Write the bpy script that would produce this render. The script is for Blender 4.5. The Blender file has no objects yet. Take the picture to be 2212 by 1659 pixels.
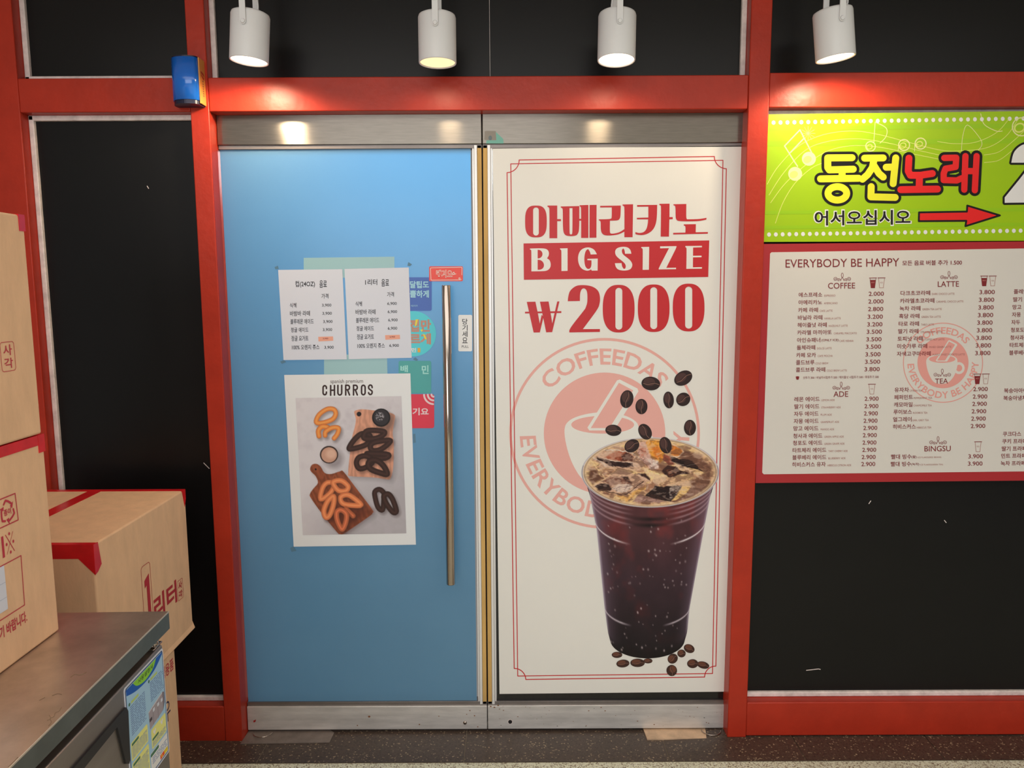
import bpy, bmesh, math, random
import numpy as np
from mathutils import Vector, Matrix
from mathutils.geometry import tessellate_polygon

SC = bpy.context.scene
COL = SC.collection
random.seed(4); RNG = np.random.default_rng(7)

# ------------------------------------------------------------------ camera
PW, PH, FPX = 2212, 1659, 1612.0
CAM = np.array([0.0, -2.5056, 1.5713])
PITCH, YAW, ROLL = 0.12392, 0.00075, -0.00483
def cam_axes():
    cp, sp, cy, sy, cr, sr = (f(a) for a in (PITCH, YAW, ROLL) for f in (math.cos, math.sin))
    Rz = np.array([[cy, -sy, 0], [sy, cy, 0], [0, 0, 1.0]])
    r, f, u = Rz @ np.array([1, 0, 0.0]), Rz @ np.array([0, cp, -sp]), Rz @ np.array([0, sp, cp])
    return cr * r + sr * u, f, -sr * r + cr * u
AX = cam_axes()
cd = bpy.data.cameras.new('camera'); cd.sensor_fit = 'HORIZONTAL'; cd.sensor_width = 36.0
cd.lens = 36.0 * FPX / PW; cd.clip_start = 0.02
cam = bpy.data.objects.new('camera', cd); COL.objects.link(cam)
cam.matrix_world = Matrix(((AX[0][0], AX[2][0], -AX[1][0], CAM[0]), (AX[0][1], AX[2][1], -AX[1][1], CAM[1]),
                           (AX[0][2], AX[2][2], -AX[1][2], CAM[2]), (0, 0, 0, 1)))
SC.camera = cam

# ------------------------------------------------------------------ world, light, exposure
w = bpy.data.worlds.new('world'); SC.world = w; w.use_nodes = True
w.node_tree.nodes['Background'].inputs['Color'].default_value = (1.0, 0.95, 0.9, 1)
w.node_tree.nodes['Background'].inputs['Strength'].default_value = 0.22
SC.view_settings.view_transform = 'Standard'; SC.view_settings.look = 'None'
SC.view_settings.exposure = 0.0; SC.view_settings.gamma = 1.0
def area(name, loc, rot, sx, sy, energy, col):
    l = bpy.data.lights.new(name, 'AREA'); l.shape = 'RECTANGLE'; l.size = sx; l.size_y = sy
    l.energy = energy; l.color = col
    o = bpy.data.objects.new(name, l); COL.objects.link(o); o.location = loc; o.rotation_euler = rot
    return o
R = math.radians
area('corridor_light', (0.4, -3.3, 2.78), (0, 0, 0), 5.0, 3.2, 84, (1, 0.96, 0.92))
area('room_light', (-0.25, 0.75, 2.25), (R(-62), 0, 0), 0.9, 0.5, 14, (0.86, 0.95, 1.0))
area('shopfront_glow', (-0.9, -6.2, 1.7), (R(90), 0, 0), 3.0, 2.0, 66, (0.95, 0.97, 1.0))
SPOT_W = 8.0

# ------------------------------------------------------------------ helpers
def at(x, y, Y=None, X=None, Z=None):
    d = (x - PW / 2) * AX[0] - (y - PH / 2) * AX[2] + FPX * AX[1]
    i, v = (1, Y) if Y is not None else (0, X) if X is not None else (2, Z)
    return CAM + d * ((v - CAM[i]) / d[i])
def lin(c):
    c = np.asarray(c, float) / 255.0
    return np.where(c <= 0.04045, c / 12.92, ((c + 0.055) / 1.055) ** 2.4)
def cc(*c, k=1.3):
    if len(c) == 1: c = c[0]
    return tuple(np.minimum(lin(c) * k, 0.86)) + (1.0,)

MATS = {}
def mat(name, col, rough=0.5, metal=0.0, noise=None, bump=None, spec=0.5, coat=0.0, emit=None, aniso=0, stretch=None, vcol=False):
    """procedural principled material: noise = (scale, amount) tints the colour, bump = (scale, strength)"""
    m = bpy.data.materials.new(name); m.use_nodes = True; nt = m.node_tree
    b = nt.nodes['Principled BSDF']; N = nt.nodes.new; L = nt.links.new
    b.inputs['Base Color'].default_value = col; b.inputs['Roughness'].default_value = rough
    b.inputs['Metallic'].default_value = metal; b.inputs['Specular IOR Level'].default_value = spec
    if coat: b.inputs['Coat Weight'].default_value = coat; b.inputs['Coat Roughness'].default_value = 0.12
    tc = N('ShaderNodeTexCoord'); mp = N('ShaderNodeMapping'); L(tc.outputs['Object'], mp.inputs[0])
    if stretch: mp.inputs['Scale'].default_value = stretch
    if vcol:
        a = N('ShaderNodeVertexColor'); a.layer_name = 'print'; L(a.outputs[0], b.inputs['Base Color'])
    if noise:
        n = N('ShaderNodeTexNoise'); n.inputs['Scale'].default_value = noise[0]; n.inputs['Detail'].default_value = 5
        n.inputs['Roughness'].default_value = 0.62
        L(mp.outputs[0], n.inputs['Vector'])
        r = N('ShaderNodeValToRGB'); r.color_ramp.elements[0].position = 0.3; r.color_ramp.elements[1].position = 0.7
        lo = [max(0, x * (1 - noise[1])) for x in col[:3]] + [1]; hi = [min(1, x * (1 + noise[1])) for x in col[:3]] + [1]
        r.color_ramp.elements[0].color = lo; r.color_ramp.elements[1].color = hi
        L(n.outputs['Fac'], r.inputs[0]); L(r.outputs[0], b.inputs['Base Color'])
    if bump:
        n2 = N('ShaderNodeTexNoise'); n2.inputs['Scale'].default_value = bump[0]; n2.inputs['Detail'].default_value = 4
        L(mp.outputs[0], n2.inputs['Vector'])
        bp = N('ShaderNodeBump'); bp.inputs['Strength'].default_value = bump[1]; bp.inputs['Distance'].default_value = 0.01
        L(n2.outputs['Fac'], bp.inputs['Height']); L(bp.outputs[0], b.inputs['Normal'])
    if aniso:
        b.inputs['Anisotropic'].default_value = aniso
        t = N('ShaderNodeTangent'); t.direction_type = 'RADIAL'; t.axis = 'X' if aniso > 0 else 'Z'
        b.inputs['Anisotropic'].default_value = abs(aniso); L(t.outputs[0], b.inputs['Tangent'])
    if emit:
        b.inputs['Emission Color'].default_value = emit[0]; b.inputs['Emission Strength'].default_value = emit[1]
    MATS[name] = m
    return m
def ink(*c, rough=0.45):
    n = 'ink_%d_%d_%d' % c
    return MATS.get(n) or mat(n, cc(*c), rough, spec=0.3)

def link(o, parent=None, kind=None):
    COL.objects.link(o)
    if parent is not None: o.parent = parent
    if kind: o['kind'] = kind
    return o
def tag(o, label=None, cat=None, group=None, kind=None):
    if label: o['label'] = label
    if cat: o['category'] = cat
    if group: o['group'] = group
    if kind: o['kind'] = kind
    return o
def empty(name, loc, label=None, cat=None, group=None, kind=None, rz=0):
    o = bpy.data.objects.new(name, None); o.empty_display_size = 0.05; COL.objects.link(o)
    o.location = Vector([float(v) for v in loc]); o.rotation_euler = (0, 0, rz)
    return tag(o, label, cat, group, kind)
def wloc(o):
    v = Vector((0, 0, 0))
    while o is not None: v = v + Vector(o.location); o = o.parent
    return v

class MB:
    """collects boxes, tubes, polygons in world coordinates; build() links them as ONE mesh object"""
    def __init__(s): s.bm = bmesh.new(); s.mats = []
    def mi(s, m):
        if m not in s.mats: s.mats.append(m)
        return s.mats.index(m)
    def box(s, lo, hi, m, bev=0.0, seg=2):
        lo = [float(v) for v in lo]; hi = [float(v) for v in hi]
        vs = [s.bm.verts.new((x, y, z)) for x in (lo[0], hi[0]) for y in (lo[1], hi[1]) for z in (lo[2], hi[2])]
        fs = [s.bm.faces.new([vs[i] for i in q]) for q in ((0, 1, 3, 2), (4, 6, 7, 5), (0, 4, 5, 1), (2, 3, 7, 6), (0, 2, 6, 4), (1, 5, 7, 3))]
        i = s.mi(m)
        for f in fs: f.material_index = i
        if bev:
            es = {e for f in fs for e in f.edges}
            r = bmesh.ops.bevel(s.bm, geom=list(es), offset=bev, segments=seg, profile=0.5, affect='EDGES')
            for f in r['faces']: f.material_index = i; f.smooth = True
        return s
    def prism(s, pts, ax, a0, a1, m, smooth=False):
        """extrude a 2-D outline along axis ax ('x','y','z')"""
        def P(p, a):
            return {'x': (a, p[0], p[1]), 'y': (p[0], a, p[1]), 'z': (p[0], p[1], a)}[ax]
        A = [s.bm.verts.new(P(p, a0)) for p in pts]; B = [s.bm.verts.new(P(p, a1)) for p in pts]; i = s.mi(m); n = len(pts)
        fs = [s.bm.faces.new(A), s.bm.faces.new(B[::-1])]
        for k in range(n):
            f = s.bm.faces.new((A[k], A[(k + 1) % n], B[(k + 1) % n], B[k])); f.smooth = smooth; fs.append(f)
        for f in fs: f.material_index = i
        return s
    def tube(s, pts, r, m, n=12, cap=True):
        pts = [Vector([float(v) for v in p]) for p in pts]; i = s.mi(m); rings = []
        rr = r if isinstance(r, (list, tuple)) else [r] * len(pts)
        up = None
        for k, p in enumerate(pts):
            d = (pts[min(k + 1, len(pts) - 1)] - pts[max(k - 1, 0)]).normalized()
            if up is None: up = Vector((0, 0, 1)) if abs(d.z) < 0.9 else Vector((1, 0, 0))
            a = d.cross(up).normalized(); b = a.cross(d).normalized(); up = b
            rings.append([s.bm.verts.new(p + rr[k] * (math.cos(2 * math.pi * j / n) * a + math.sin(2 * math.pi * j / n) * b)) for j in range(n)])
        for A, B in zip(rings, rings[1:]):
            for j in range(n):
                f = s.bm.faces.new((A[j], A[(j + 1) % n], B[(j + 1) % n], B[j])); f.smooth = True; f.material_index = i
        if cap:
            for q in (rings[0][::-1], rings[-1]):
                f = s.bm.faces.new(q); f.material_index = i
        return s
    def lathe(s, prof, m, n=48, mtx=None, cap=False):
        """prof = [(r, z), ...] around local z"""
        i = s.mi(m); mtx = mtx or Matrix.Identity(4)
        rings = [[s.bm.verts.new(mtx @ Vector((r * math.cos(2 * math.pi * j / n), r * math.sin(2 * math.pi * j / n), z))) for j in range(n)] for r, z in prof]
        for A, B in zip(rings, rings[1:]):
            for j in range(n):
                f = s.bm.faces.new((A[j], A[(j + 1) % n], B[(j + 1) % n], B[j])); f.smooth = True; f.material_index = i
        if cap:
            for q in (rings[0], rings[-1]):
                f = s.bm.faces.new(q); f.material_index = i
        return s
    def build(s, name, parent=None, local=False, kind=None):
        bmesh.ops.recalc_face_normals(s.bm, faces=s.bm.faces)
        off = Vector((0, 0, 0)) if (local or parent is None) else wloc(parent)
        if off.length: bmesh.ops.translate(s.bm, verts=s.bm.verts, vec=-off)
        me = bpy.data.meshes.new(name); s.bm.to_mesh(me); s.bm.free()
        for m in s.mats: me.materials.append(m)
        return link(bpy.data.objects.new(name, me), parent, kind)

TXT = {}
def text_geo(s, bold=0.0):
    k = (s, bold)
    if k not in TXT:
        c = bpy.data.curves.new('lettering', 'FONT'); c.body = s; c.size = 1; c.resolution_u = 3; c.offset = bold
        o = bpy.data.objects.new('lettering', c); COL.objects.link(o)
        dg = bpy.context.evaluated_depsgraph_get()
        me = bpy.data.meshes.new_from_object(o.evaluated_get(dg))
        v = np.array([q.co[:2] for q in me.vertices]); f = [tuple(p.vertices) for p in me.polygons]
        bpy.data.objects.remove(o); bpy.data.curves.remove(c); bpy.data.meshes.remove(me)
        TXT[k] = (v, f)
    return TXT[k]

class Flat:
    """flat print: polygons, strokes and letters mapped by P(x, y) onto a surface, layers stacked along n"""
    def __init__(s, P, n, step=0.00006): s.P, s.n, s.step = P, np.array(n, float), step; s.v = []; s.f = []; s.m = []; s.mats = []
    def mi(s, m):
        if m not in s.mats: s.mats.append(m)
        return s.mats.index(m)
    def add(s, pts, faces, m, k, split=False):
        o = len(s.v); s.c = (getattr(s, 'c', 0) + 1) % 53; off = s.n * (s.step * k + 1e-6 * s.c)
        w_ = [np.asarray(s.P(*p)) + off for p in pts]; i = s.mi(m)
        if not split:
            s.v += [tuple(q) for q in w_]
            for f in faces: s.f.append(tuple(o + j for j in f)); s.m.append(i)
            return
        for c, f in enumerate(faces):       # letters may overlap themselves: every face gets a hair of its own
            e = s.n * (1e-6 * (c % 37)); o = len(s.v); s.v += [tuple(w_[j] + e) for j in f]
            s.f.append(tuple(range(o, o + len(f)))); s.m.append(i)
    def poly(s, pts, m, k=1, holes=()):
        allp = list(pts)
        for h in holes: allp += list(h)
        t = tessellate_polygon([[Vector((p[0], p[1], 0)) for p in q] for q in (pts, *holes)])
        s.add(allp, t, m, k)
    def rect(s, x0, y0, x1, y1, m, k=1, r=0):
        s.poly(rrect(x0, y0, x1, y1, r) if r else [(x0, y0), (x1, y0), (x1, y1), (x0, y1)], m, k)
    def ell(s, cx, cy, rx, ry, m, k=1, a=0, hole=0, n=40):
        s.poly(ellp(cx, cy, rx, ry, a, n), m, k, [ellp(cx, cy, rx * hole, ry * hole, a, n)] if hole else ())
    def stroke(s, pts, wd, m, k=1, closed=False, cap=True):
        pts = [np.array(p, float) for p in pts]
        if closed: pts = pts + [pts[0]]
        h = wd / 2
        for a, b in zip(pts, pts[1:]):
            d = b - a; L = np.hypot(*d)
            if L < 1e-9: continue
            nn = np.array((-d[1], d[0])) / L * h
            s.add([a + nn, b + nn, b - nn, a - nn], [(0, 1, 2, 3)], m, k)
        nseg = 10 if wd < 6 else 18
        for q in (pts if cap else pts[1:-1]):
            if wd > 0.0: s.add([(q[0] + h * math.cos(2 * math.pi * j / nseg), q[1] + h * math.sin(2 * math.pi * j / nseg)) for j in range(nseg)], [tuple(range(nseg))], m, k)
    def text(s, t, x0, y0, x1, y1, m, k=1, bold=0.0, shear=0.0, slope=0.0):
        """letters filling the box x0..x1, y0 (top) .. y1 (bottom); x1 None keeps the natural width"""
        v, f = text_geo(t, bold)
        a, b = v.min(0), v.max(0)
        hh = y1 - y0; sc = hh / (b[1] - a[1]); W = (b[0] - a[0]) * sc if x1 is None else x1 - x0
        u = (v[:, 0] - a[0]) / (b[0] - a[0]); q = (v[:, 1] - a[1]) / (b[1] - a[1])
        xs = x0 + u * W + q * hh * shear; ys = y1 - q * hh + slope * u * W
        s.add(list(zip(xs, ys)), f, m, k, True)
    def arctext(s, t, cx, cy, r0, r1, a0, a1, m, k=1, bold=0.0, inward=False):
        """letters along a circle: a0..a1 degrees clockwise from the top; r0 foot, r1 head radius"""
        v, f = text_geo(t, bold); a, b = v.min(0), v.max(0)
        u = (v[:, 0] - a[0]) / (b[0] - a[0]); q = (v[:, 1] - a[1]) / (b[1] - a[1])
        an = np.radians(a0 + (a1 - a0) * u); rr = r0 + (r1 - r0) * q
        s.add(list(zip(cx + rr * np.sin(an), cy - rr * np.cos(an))), f, m, k, True)
    def build(s, name, parent, local=False):
        me = bpy.data.meshes.new(name); off = np.zeros(3) if local else np.array(wloc(parent))
        me.from_pydata([tuple(np.array(v) - off) for v in s.v], [], s.f)
        for m in s.mats: me.materials.append(m)
        me.polygons.foreach_set('material_index', s.m); me.update()
        return link(bpy.data.objects.new(name, me), parent)
def rrect(x0, y0, x1, y1, r, n=6):
    out = []
    for cx, cy, a in ((x1 - r, y0 + r, -90), (x1 - r, y1 - r, 0), (x0 + r, y1 - r, 90), (x0 + r, y0 + r, 180)):
        for j in range(n + 1):
            t = math.radians(a + 90 * j / n); out.append((cx + r * math.cos(t), cy + r * math.sin(t)))
    return out
def ellp(cx, cy, rx, ry, a=0, n=40):
    ca, sa = math.cos(math.radians(a)), math.sin(math.radians(a)); o = []
    for j in range(n):
        t = 2 * math.pi * j / n; x, y = rx * math.cos(t), ry * math.sin(t)
        o.append((cx + ca * x - sa * y, cy + sa * x + ca * y))
    return o
def soften(pts, it=2):
    # rounds the gentle bends of an outline, keeps its sharp corners
    for _ in range(it):
        out = []; n = len(pts)
        for i in range(n):
            a, b, c = (np.array(pts[(i + d) % n], float) for d in (-1, 0, 1)); u, v = b - a, c - b
            t = abs(math.degrees(math.atan2(u[0] * v[1] - u[1] * v[0], u @ v)))
            if t < 52: out += [tuple(b - u * 0.25), tuple(b + v * 0.25)]
            else: out.append(tuple(b))
        pts = out
    return pts
def superell(x0, y0, x1, y1, p=2.6, n=56):
    o = []
    for j in range(n):
        t = 2 * math.pi * j / n; c, s_ = math.cos(t), math.sin(t)
        o.append(((x0 + x1) / 2 + (x1 - x0) / 2 * math.copysign(abs(c) ** (2 / p), c), (y0 + y1) / 2 + (y1 - y0) / 2 * math.copysign(abs(s_) ** (2 / p), s_)))
    return o
def stad(x0, y0, x1, y1): return rrect(x0, y0, x1, y1, (x1 - x0) / 2 - 1e-3, 8)
def crop(ox, oy, sc, pts): return [(ox + x / sc, oy + y / sc) for x, y in pts]
def spline(pts, n=6, closed=False):
    P = [np.array(p, float) for p in pts]; N = len(P); out = []
    rng = range(N) if closed else range(N - 1)
    for i in rng:
        p0, p1, p2, p3 = (P[(i + d) % N] if closed else P[min(max(i + d, 0), N - 1)] for d in (-1, 0, 1, 2))
        for j in range(n):
            t = j / n; out.append(tuple(0.5 * ((2 * p1) + (-p0 + p2) * t + (2 * p0 - 5 * p1 + 4 * p2 - p3) * t * t + (-p0 + 3 * p1 - 3 * p2 + p3) * t ** 3)))
    if not closed: out.append(tuple(P[-1]))
    return out

def vnoise(x, y, seed=0):
    r = np.random.default_rng(seed).random((64, 64)); xi = np.floor(x).astype(int); yi = np.floor(y).astype(int)
    fx = x - xi; fy = y - yi; fx = fx * fx * (3 - 2 * fx); fy = fy * fy * (3 - 2 * fy)
    g = lambda a, b: r[a % 64, b % 64]
    return (g(xi, yi) * (1 - fx) + g(xi + 1, yi) * fx) * (1 - fy) + (g(xi, yi + 1) * (1 - fx) + g(xi + 1, yi + 1) * fx) * fy
def fbm(x, y, seed=0, o=4):
    return sum(vnoise(x * 2 ** i, y * 2 ** i, seed + i) * 0.5 ** i for i in range(o)) / sum(0.5 ** i for i in range(o))

class Paint:
    """colours of a printed picture, evaluated at the vertices of a fine mesh (X, Y in picture units)"""
    def __init__(s, X, Y, base): s.X, s.Y = X, Y; s.c = np.zeros(X.shape + (3,)) + np.array(base, float)
    def mix(s, a, col):
        a = np.clip(a, 0, 1)[..., None]; s.c = s.c * (1 - a) + np.asarray(col, float) * a
    def sd(s, pts):
        X, Y = s.X, s.Y; ins = np.zeros(X.shape, bool); d2 = np.full(X.shape, 1e18); n = len(pts)
        for i in range(n):
            (x0, y0), (x1, y1) = pts[i], pts[(i + 1) % n]
            if y0 != y1: ins ^= ((y0 > Y) != (y1 > Y)) & (X < (x1 - x0) * (Y - y0) / (y1 - y0) + x0)
            d2 = np.minimum(d2, s.seg2(x0, y0, x1, y1))
        return np.where(ins, 1, -1) * np.sqrt(d2)
    def seg2(s, x0, y0, x1, y1):
        dx, dy = x1 - x0, y1 - y0; L = dx * dx + dy * dy + 1e-12
        t = np.clip(((s.X - x0) * dx + (s.Y - y0) * dy) / L, 0, 1)
        return (s.X - x0 - t * dx) ** 2 + (s.Y - y0 - t * dy) ** 2
    def poly(s, pts, col, soft=3, alpha=1):
        a = np.clip(s.sd(pts) / soft + 0.5, 0, 1) * alpha; s.mix(a, col); return a
    def line(s, pts, wd, col, soft=3, alpha=1, closed=False):
        d2 = np.full(s.X.shape, 1e18); n = len(pts)
        for i in range(n if closed else n - 1): d2 = np.minimum(d2, s.seg2(*pts[i], *pts[(i + 1) % n]))
        d = np.sqrt(d2); a = np.clip((wd / 2 - d) / soft + 0.5, 0, 1) * alpha
        s.mix(a, col(d / (wd / 2)) if callable(col) else col); return a
    def ell(s, cx, cy, rx, ry, col, soft=3, alpha=1):
        d = (1 - np.sqrt(((s.X - cx) / rx) ** 2 + ((s.Y - cy) / ry) ** 2)) * min(rx, ry)
        a = np.clip(d / soft + 0.5, 0, 1) * alpha; s.mix(a, col); return a
def picture(name, P, n, k, X, Y, colours, m, parent, wrap=False):
    h, wd = X.shape; off = np.array(n) * k - np.array(wloc(parent))
    co = np.array([np.asarray(P(x, y)) + off for x, y in zip(X.ravel(), Y.ravel())])
    f = [(r * wd + c, r * wd + (c + 1) % wd, (r + 1) * wd + (c + 1) % wd, (r + 1) * wd + c) for r in range(h - 1) for c in range(wd if wrap else wd - 1)]
    me = bpy.data.meshes.new(name); me.from_pydata(co.tolist(), [], f); me.materials.append(m)
    ca = me.color_attributes.new('print', 'FLOAT_COLOR', 'POINT')
    L = np.ones((h * wd, 4)); L[:, :3] = np.minimum(lin(np.clip(colours, 0, 255)).reshape(-1, 3) * 1.12, 0.9)
    ca.data.foreach_set('color', L.ravel().astype(np.float32)); me.update()
    return link(bpy.data.objects.new(name, me), parent)
NW = (0, -1, 0)
def wall(Y): return lambda x, y: at(x, y, Y=Y)

# ------------------------------------------------------------------ materials
red = mat('red_paint', cc(160, 43, 25), 0.36, noise=(9, 0.10), bump=(38, 0.10), spec=0.32)
black = mat('black_film', cc(15, 15, 16), 0.32, noise=(3, 0.12), spec=0.28)
bead_m = mat('grey_sealant', cc(206, 194, 190), 0.7, noise=(30, 0.2), bump=(90, 0.2))
steel = mat('brushed_steel', cc(128, 122, 114, k=1.2), 0.30, 1.0, noise=(14, 0.10), aniso=0.97, stretch=(1, 1, 14))
steel_low = mat('scuffed_aluminium', cc(196, 193, 190, k=1.2), 0.42, 0.4, noise=(10, 0.18), stretch=(0.6, 1, 4))
steel_edge = mat('steel_lip', cc(120, 114, 112), 0.45, 0.8, noise=(10, 0.1))
blue = mat('blue_film', cc(104, 138, 158), 0.30, noise=(2.2, 0.06), spec=0.45, coat=0.25)
alu = mat('anodised_aluminium', cc(205, 205, 205), 0.35, 0.3)
foam = mat('yellowed_gasket', cc(186, 150, 88), 0.7, noise=(12, 0.16), stretch=(1, 1, 0.2))
rubber = mat('black_rubber', cc(18, 17, 18), 0.5)
chrome = mat('polished_steel', cc(176, 165, 156, k=1.1), 0.12, 1.0)
white_paper = mat('white_paper', (0.72, 0.755, 0.86, 1), 0.55)
warm_paper = mat('photo_paper', (0.82, 0.845, 0.87, 1), 0.4)
poster_white = mat('cream_sheet', cc(214, 211, 206), 0.36, noise=(1.5, 0.02))
board_white = mat('menu_sheet', cc(200, 196, 190), 0.36, noise=(1.5, 0.02))
printm = mat('printed_picture', (0.5, 0.5, 0.5, 1), 0.42, vcol=True, spec=0.25)
lampwhite = mat('white_enamel', cc(226, 220, 216), 0.4, noise=(6, 0.02))
glow = mat('lit_lens', (1, 0.9, 0.75, 1), 0.4, emit=((1.0, 0.82, 0.58, 1), 5.0))
card = mat('cardboard', cc(208, 170, 134), 0.8, noise=(26, 0.07), bump=(160, 0.06), stretch=(1, 1, 0.35))
tape_m = mat('red_tape', cc(190, 24, 30), 0.25, noise=(14, 0.15), bump=(40, 0.1))
tile_m = mat('plaster_ceiling', cc(200, 195, 188), 0.8, noise=(5, 0.03))

def speckle(name, base, dark, light, sc, rough):
    m = mat(name, base, rough); nt = m.node_tree; N = nt.nodes.new; L = nt.links.new; b = nt.nodes['Principled BSDF']
    tc = N('ShaderNodeTexCoord'); v = N('ShaderNodeTexVoronoi'); v.inputs['Scale'].default_value = sc; L(tc.outputs['Object'], v.inputs['Vector'])
    s = N('ShaderNodeSeparateColor'); L(v.outputs['Color'], s.inputs[0])
    r = N('ShaderNodeValToRGB'); e = r.color_ramp.elements; e[0].position = 0.0; e[0].color = dark; e[1].position = 0.45; e[1].color = base
    x = e.new(0.94); x.color = base; x = e.new(0.985); x.color = light
    L(s.outputs[0], r.inputs[0])
    n = N('ShaderNodeTexNoise'); n.inputs['Scale'].default_value = 6; L(tc.outputs['Object'], n.inputs['Vector'])
    mx = N('ShaderNodeMix'); mx.data_type = 'RGBA'; mx.blend_type = 'MULTIPLY'; mx.inputs[0].default_value = 0.25
    L(r.outputs[0], mx.inputs[6]); L(n.outputs['Fac'], mx.inputs[7]); L(mx.outputs[2], b.inputs['Base Color'])
    return m
granite = speckle('dark_granite', cc(72, 59, 51), cc(52, 43, 38), cc(150, 132, 108), 240, 0.4)
terrazzo = speckle('beige_terrazzo', cc(246, 218, 190), cc(112, 92, 70), cc(236, 226, 204), 260, 0.45)

# ------------------------------------------------------------------ the setting: floor, frame, panes
YF, YP = -0.05, 0.0          # front of the red frame, plane of the panes
fl = MB(); fl.box((-3.4, -7.0, -0.06), (3.6, -0.176, 0.0), terrazzo)
floor = fl.build('floor', kind='structure')
g = MB(); xs = [-3.4, -2.2, -1.46, -0.866, -0.17, 0.523, 0.98, 1.446, 2.0, 3.6]
gz = lambda x: 0.014 * min(1, max(0, (x - 0.55) / 0.3))
for a, b_ in zip(xs, xs[1:]):
    q = [g.bm.verts.new((x, y, z)) for x in (a + 0.0012, b_ - 0.0012) for y, z in ((-0.1765, 0.003), (0.09, 0.0015 + gz(x)))]
    f_ = g.bm.faces.new((q[0], q[2], q[3], q[1])); f_.material_index = g.mi(granite)
g.box((-3.4, -0.1765, -0.05), (3.6, 0.09, 0.0005), ink(120, 108, 92))
g.build('granite_border', floor)
MB().box((-3.4, -7.0, 2.8), (3.6, 0.2, 2.86), tile_m).build('ceiling', kind='structure')

def xz(x, y, Y): p = at(x, y, Y=Y); return float(p[0]), float(p[2])
TOP = 2.8
pil = xz(58.7, 430, YF)[0]                              # right edge of the wide red pilaster
pl0, pl1 = xz(416.5, 335, YF)[0], xz(457, 335, YF)[0]    # left post
pr0, pr1 = xz(1604, 585, YF)[0], xz(1648, 585, YF)[0]    # right post
bz1, bz0 = xz(740, 165.6, YF)[1], xz(740, 239.5, YF)[1]  # red beam, top and bottom
base_l = xz(430, 1527, YF)[1]; base_r = xz(1900, 1517, YF)[1]
def bar(n, lo, hi, bev=0.003):
    return MB().box(lo, hi, red, bev).build(n, kind='structure')
bar('trim_1', (pil - 0.9, YF, 0), (pil, 0.06, TOP))
bar('trim_2', (pl0, YF - 0.001, 0), (pl1, 0.06, TOP))
bar('trim_3', (pr0, YF - 0.002, 0.008), (pr1, 0.06, TOP))
bar('trim_4', (pil, YF + 0.001, bz0), (pl0, 0.06, bz1))
bar('trim_5', (pl1, YF + 0.001, bz0), (pr0, 0.06, bz1))
bar('trim_6', (pr1, YF + 0.001, bz0 + 0.004), (3.0, 0.06, bz1 + 0.006))
bar('trim_7', (pil, YF + 0.001, 0), (pl0, 0.06, base_l))
bar('trim_8', (pr1, YF + 0.001, 0.012), (3.0, 0.06, base_r))
MB().box((-3.0, 0.062, 0.0), (pl0, 0.10, TOP), black).box((pr1, 0.062, 0.0), (3.0, 0.10, TOP), black).box((pl0, 0.062, bz0 + 0.01), (pr1, 0.10, TOP), black).build('wall_back', kind='structure')
def pane(n, x0, x1, z0, z1, beads, seam=None):
    e = empty(n, (x0, YP, z0), kind='structure')
    m = MB()
    if seam:
        m.box((x0, YP, z0), (seam - 0.0007, YP + 0.01, z1), black); m.box((seam + 0.0007, YP, z0), (x1, YP + 0.01, z1), black)
        m.box((seam - 0.0007, YP + 0.001, z0), (seam + 0.0007, YP + 0.01, z1), bead_m)
    else: m.box((x0, YP, z0), (x1, YP + 0.01, z1), black)
    m.build('pane', e)
    wd = 0.017
    for s in beads:
        a, b_, c, d = {'l': (x0, x0 + wd, z0, z1), 'r': (x1 - wd, x1, z0, z1), 't': (x0, x1, z1 - wd, z1), 'b': (x0, x1, z0, z0 + wd)}[s]
        MB().box((a, YP - 0.012, c), (b_, YP + 0.004, d), bead_m, 0.003).build('sealant_bead', e)
    return e
pane('window_1', pil, pl0, bz1, TOP, 'lb')
pane('window_2', pil, pl0, base_l, bz0, 'ltb')
pane('window_3', pl1, pr0, bz1, TOP, 'lr', seam=xz(1058, 100, YP)[0])
pane('window_4', pr1, 3.0, bz1 + 0.006, TOP, '')
pane('window_5', pr1, 3.0, base_r, bz0 + 0.004, 'tb')
# scuffs on the black film
sc_ = Flat(wall(YP - 0.0006), NW)
for x, y, dx, dy in ((318, 402, 3, 5), (1877, 1088, 4, -6), (2040, 1124, 4, 5), (1742, 1448, 26, -3), (440, 1000, 12, 12), (1768, 1445, 4, 1)):
    sc_.stroke([(x, y), (x + dx, y + dy)], 1.6, bead_m)
sc_.build('scuff', bpy.data.objects['window_5'])

# ------------------------------------------------------------------ glass doors
dt0, dt1 = xz(760, 312, 0)[1], xz(760, 247, 0)[1]       # top rail
db0, db1 = xz(800, 1576, 0)[1], xz(800, 1526, 0)[1]     # bottom rail face
xl, xm, xr = -0.956, -0.0955, 0.7645
YG = 0.012
def rail(n, x0, x1, z0, z1, m, par, lip):
    b = MB().box((x0, 0, z0), (x1, 0.04, z1), m, 0.0015)
    b.box((x0, 0.006, z0 - 0.013) if lip < 0 else (x0, 0.006, z1), (x1, 0.04, z0) if lip < 0 else (x1, 0.04, z1 + 0.014), steel_edge, 0.001)
    return b.build(n, par)
def door(n, x0, x1):
    e = empty(n, (x0, 0, db0), kind='structure')
    rail('top_rail', x0, x1, dt0, dt1, steel, e, -1)
    rail('bottom_rail', x0, x1, db0, db1, steel_low, e, 1)
    return e
d1 = door('door_1', xl, xm - 0.0015)
d2 = door('door_2', xm + 0.0015, xr)
gz0, gz1 = db1 + 0.008, dt0 - 0.005
s0 = xz(1029.5, 800, YG)[0]; s1 = xz(1041.5, 800, YG)[0]
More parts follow.
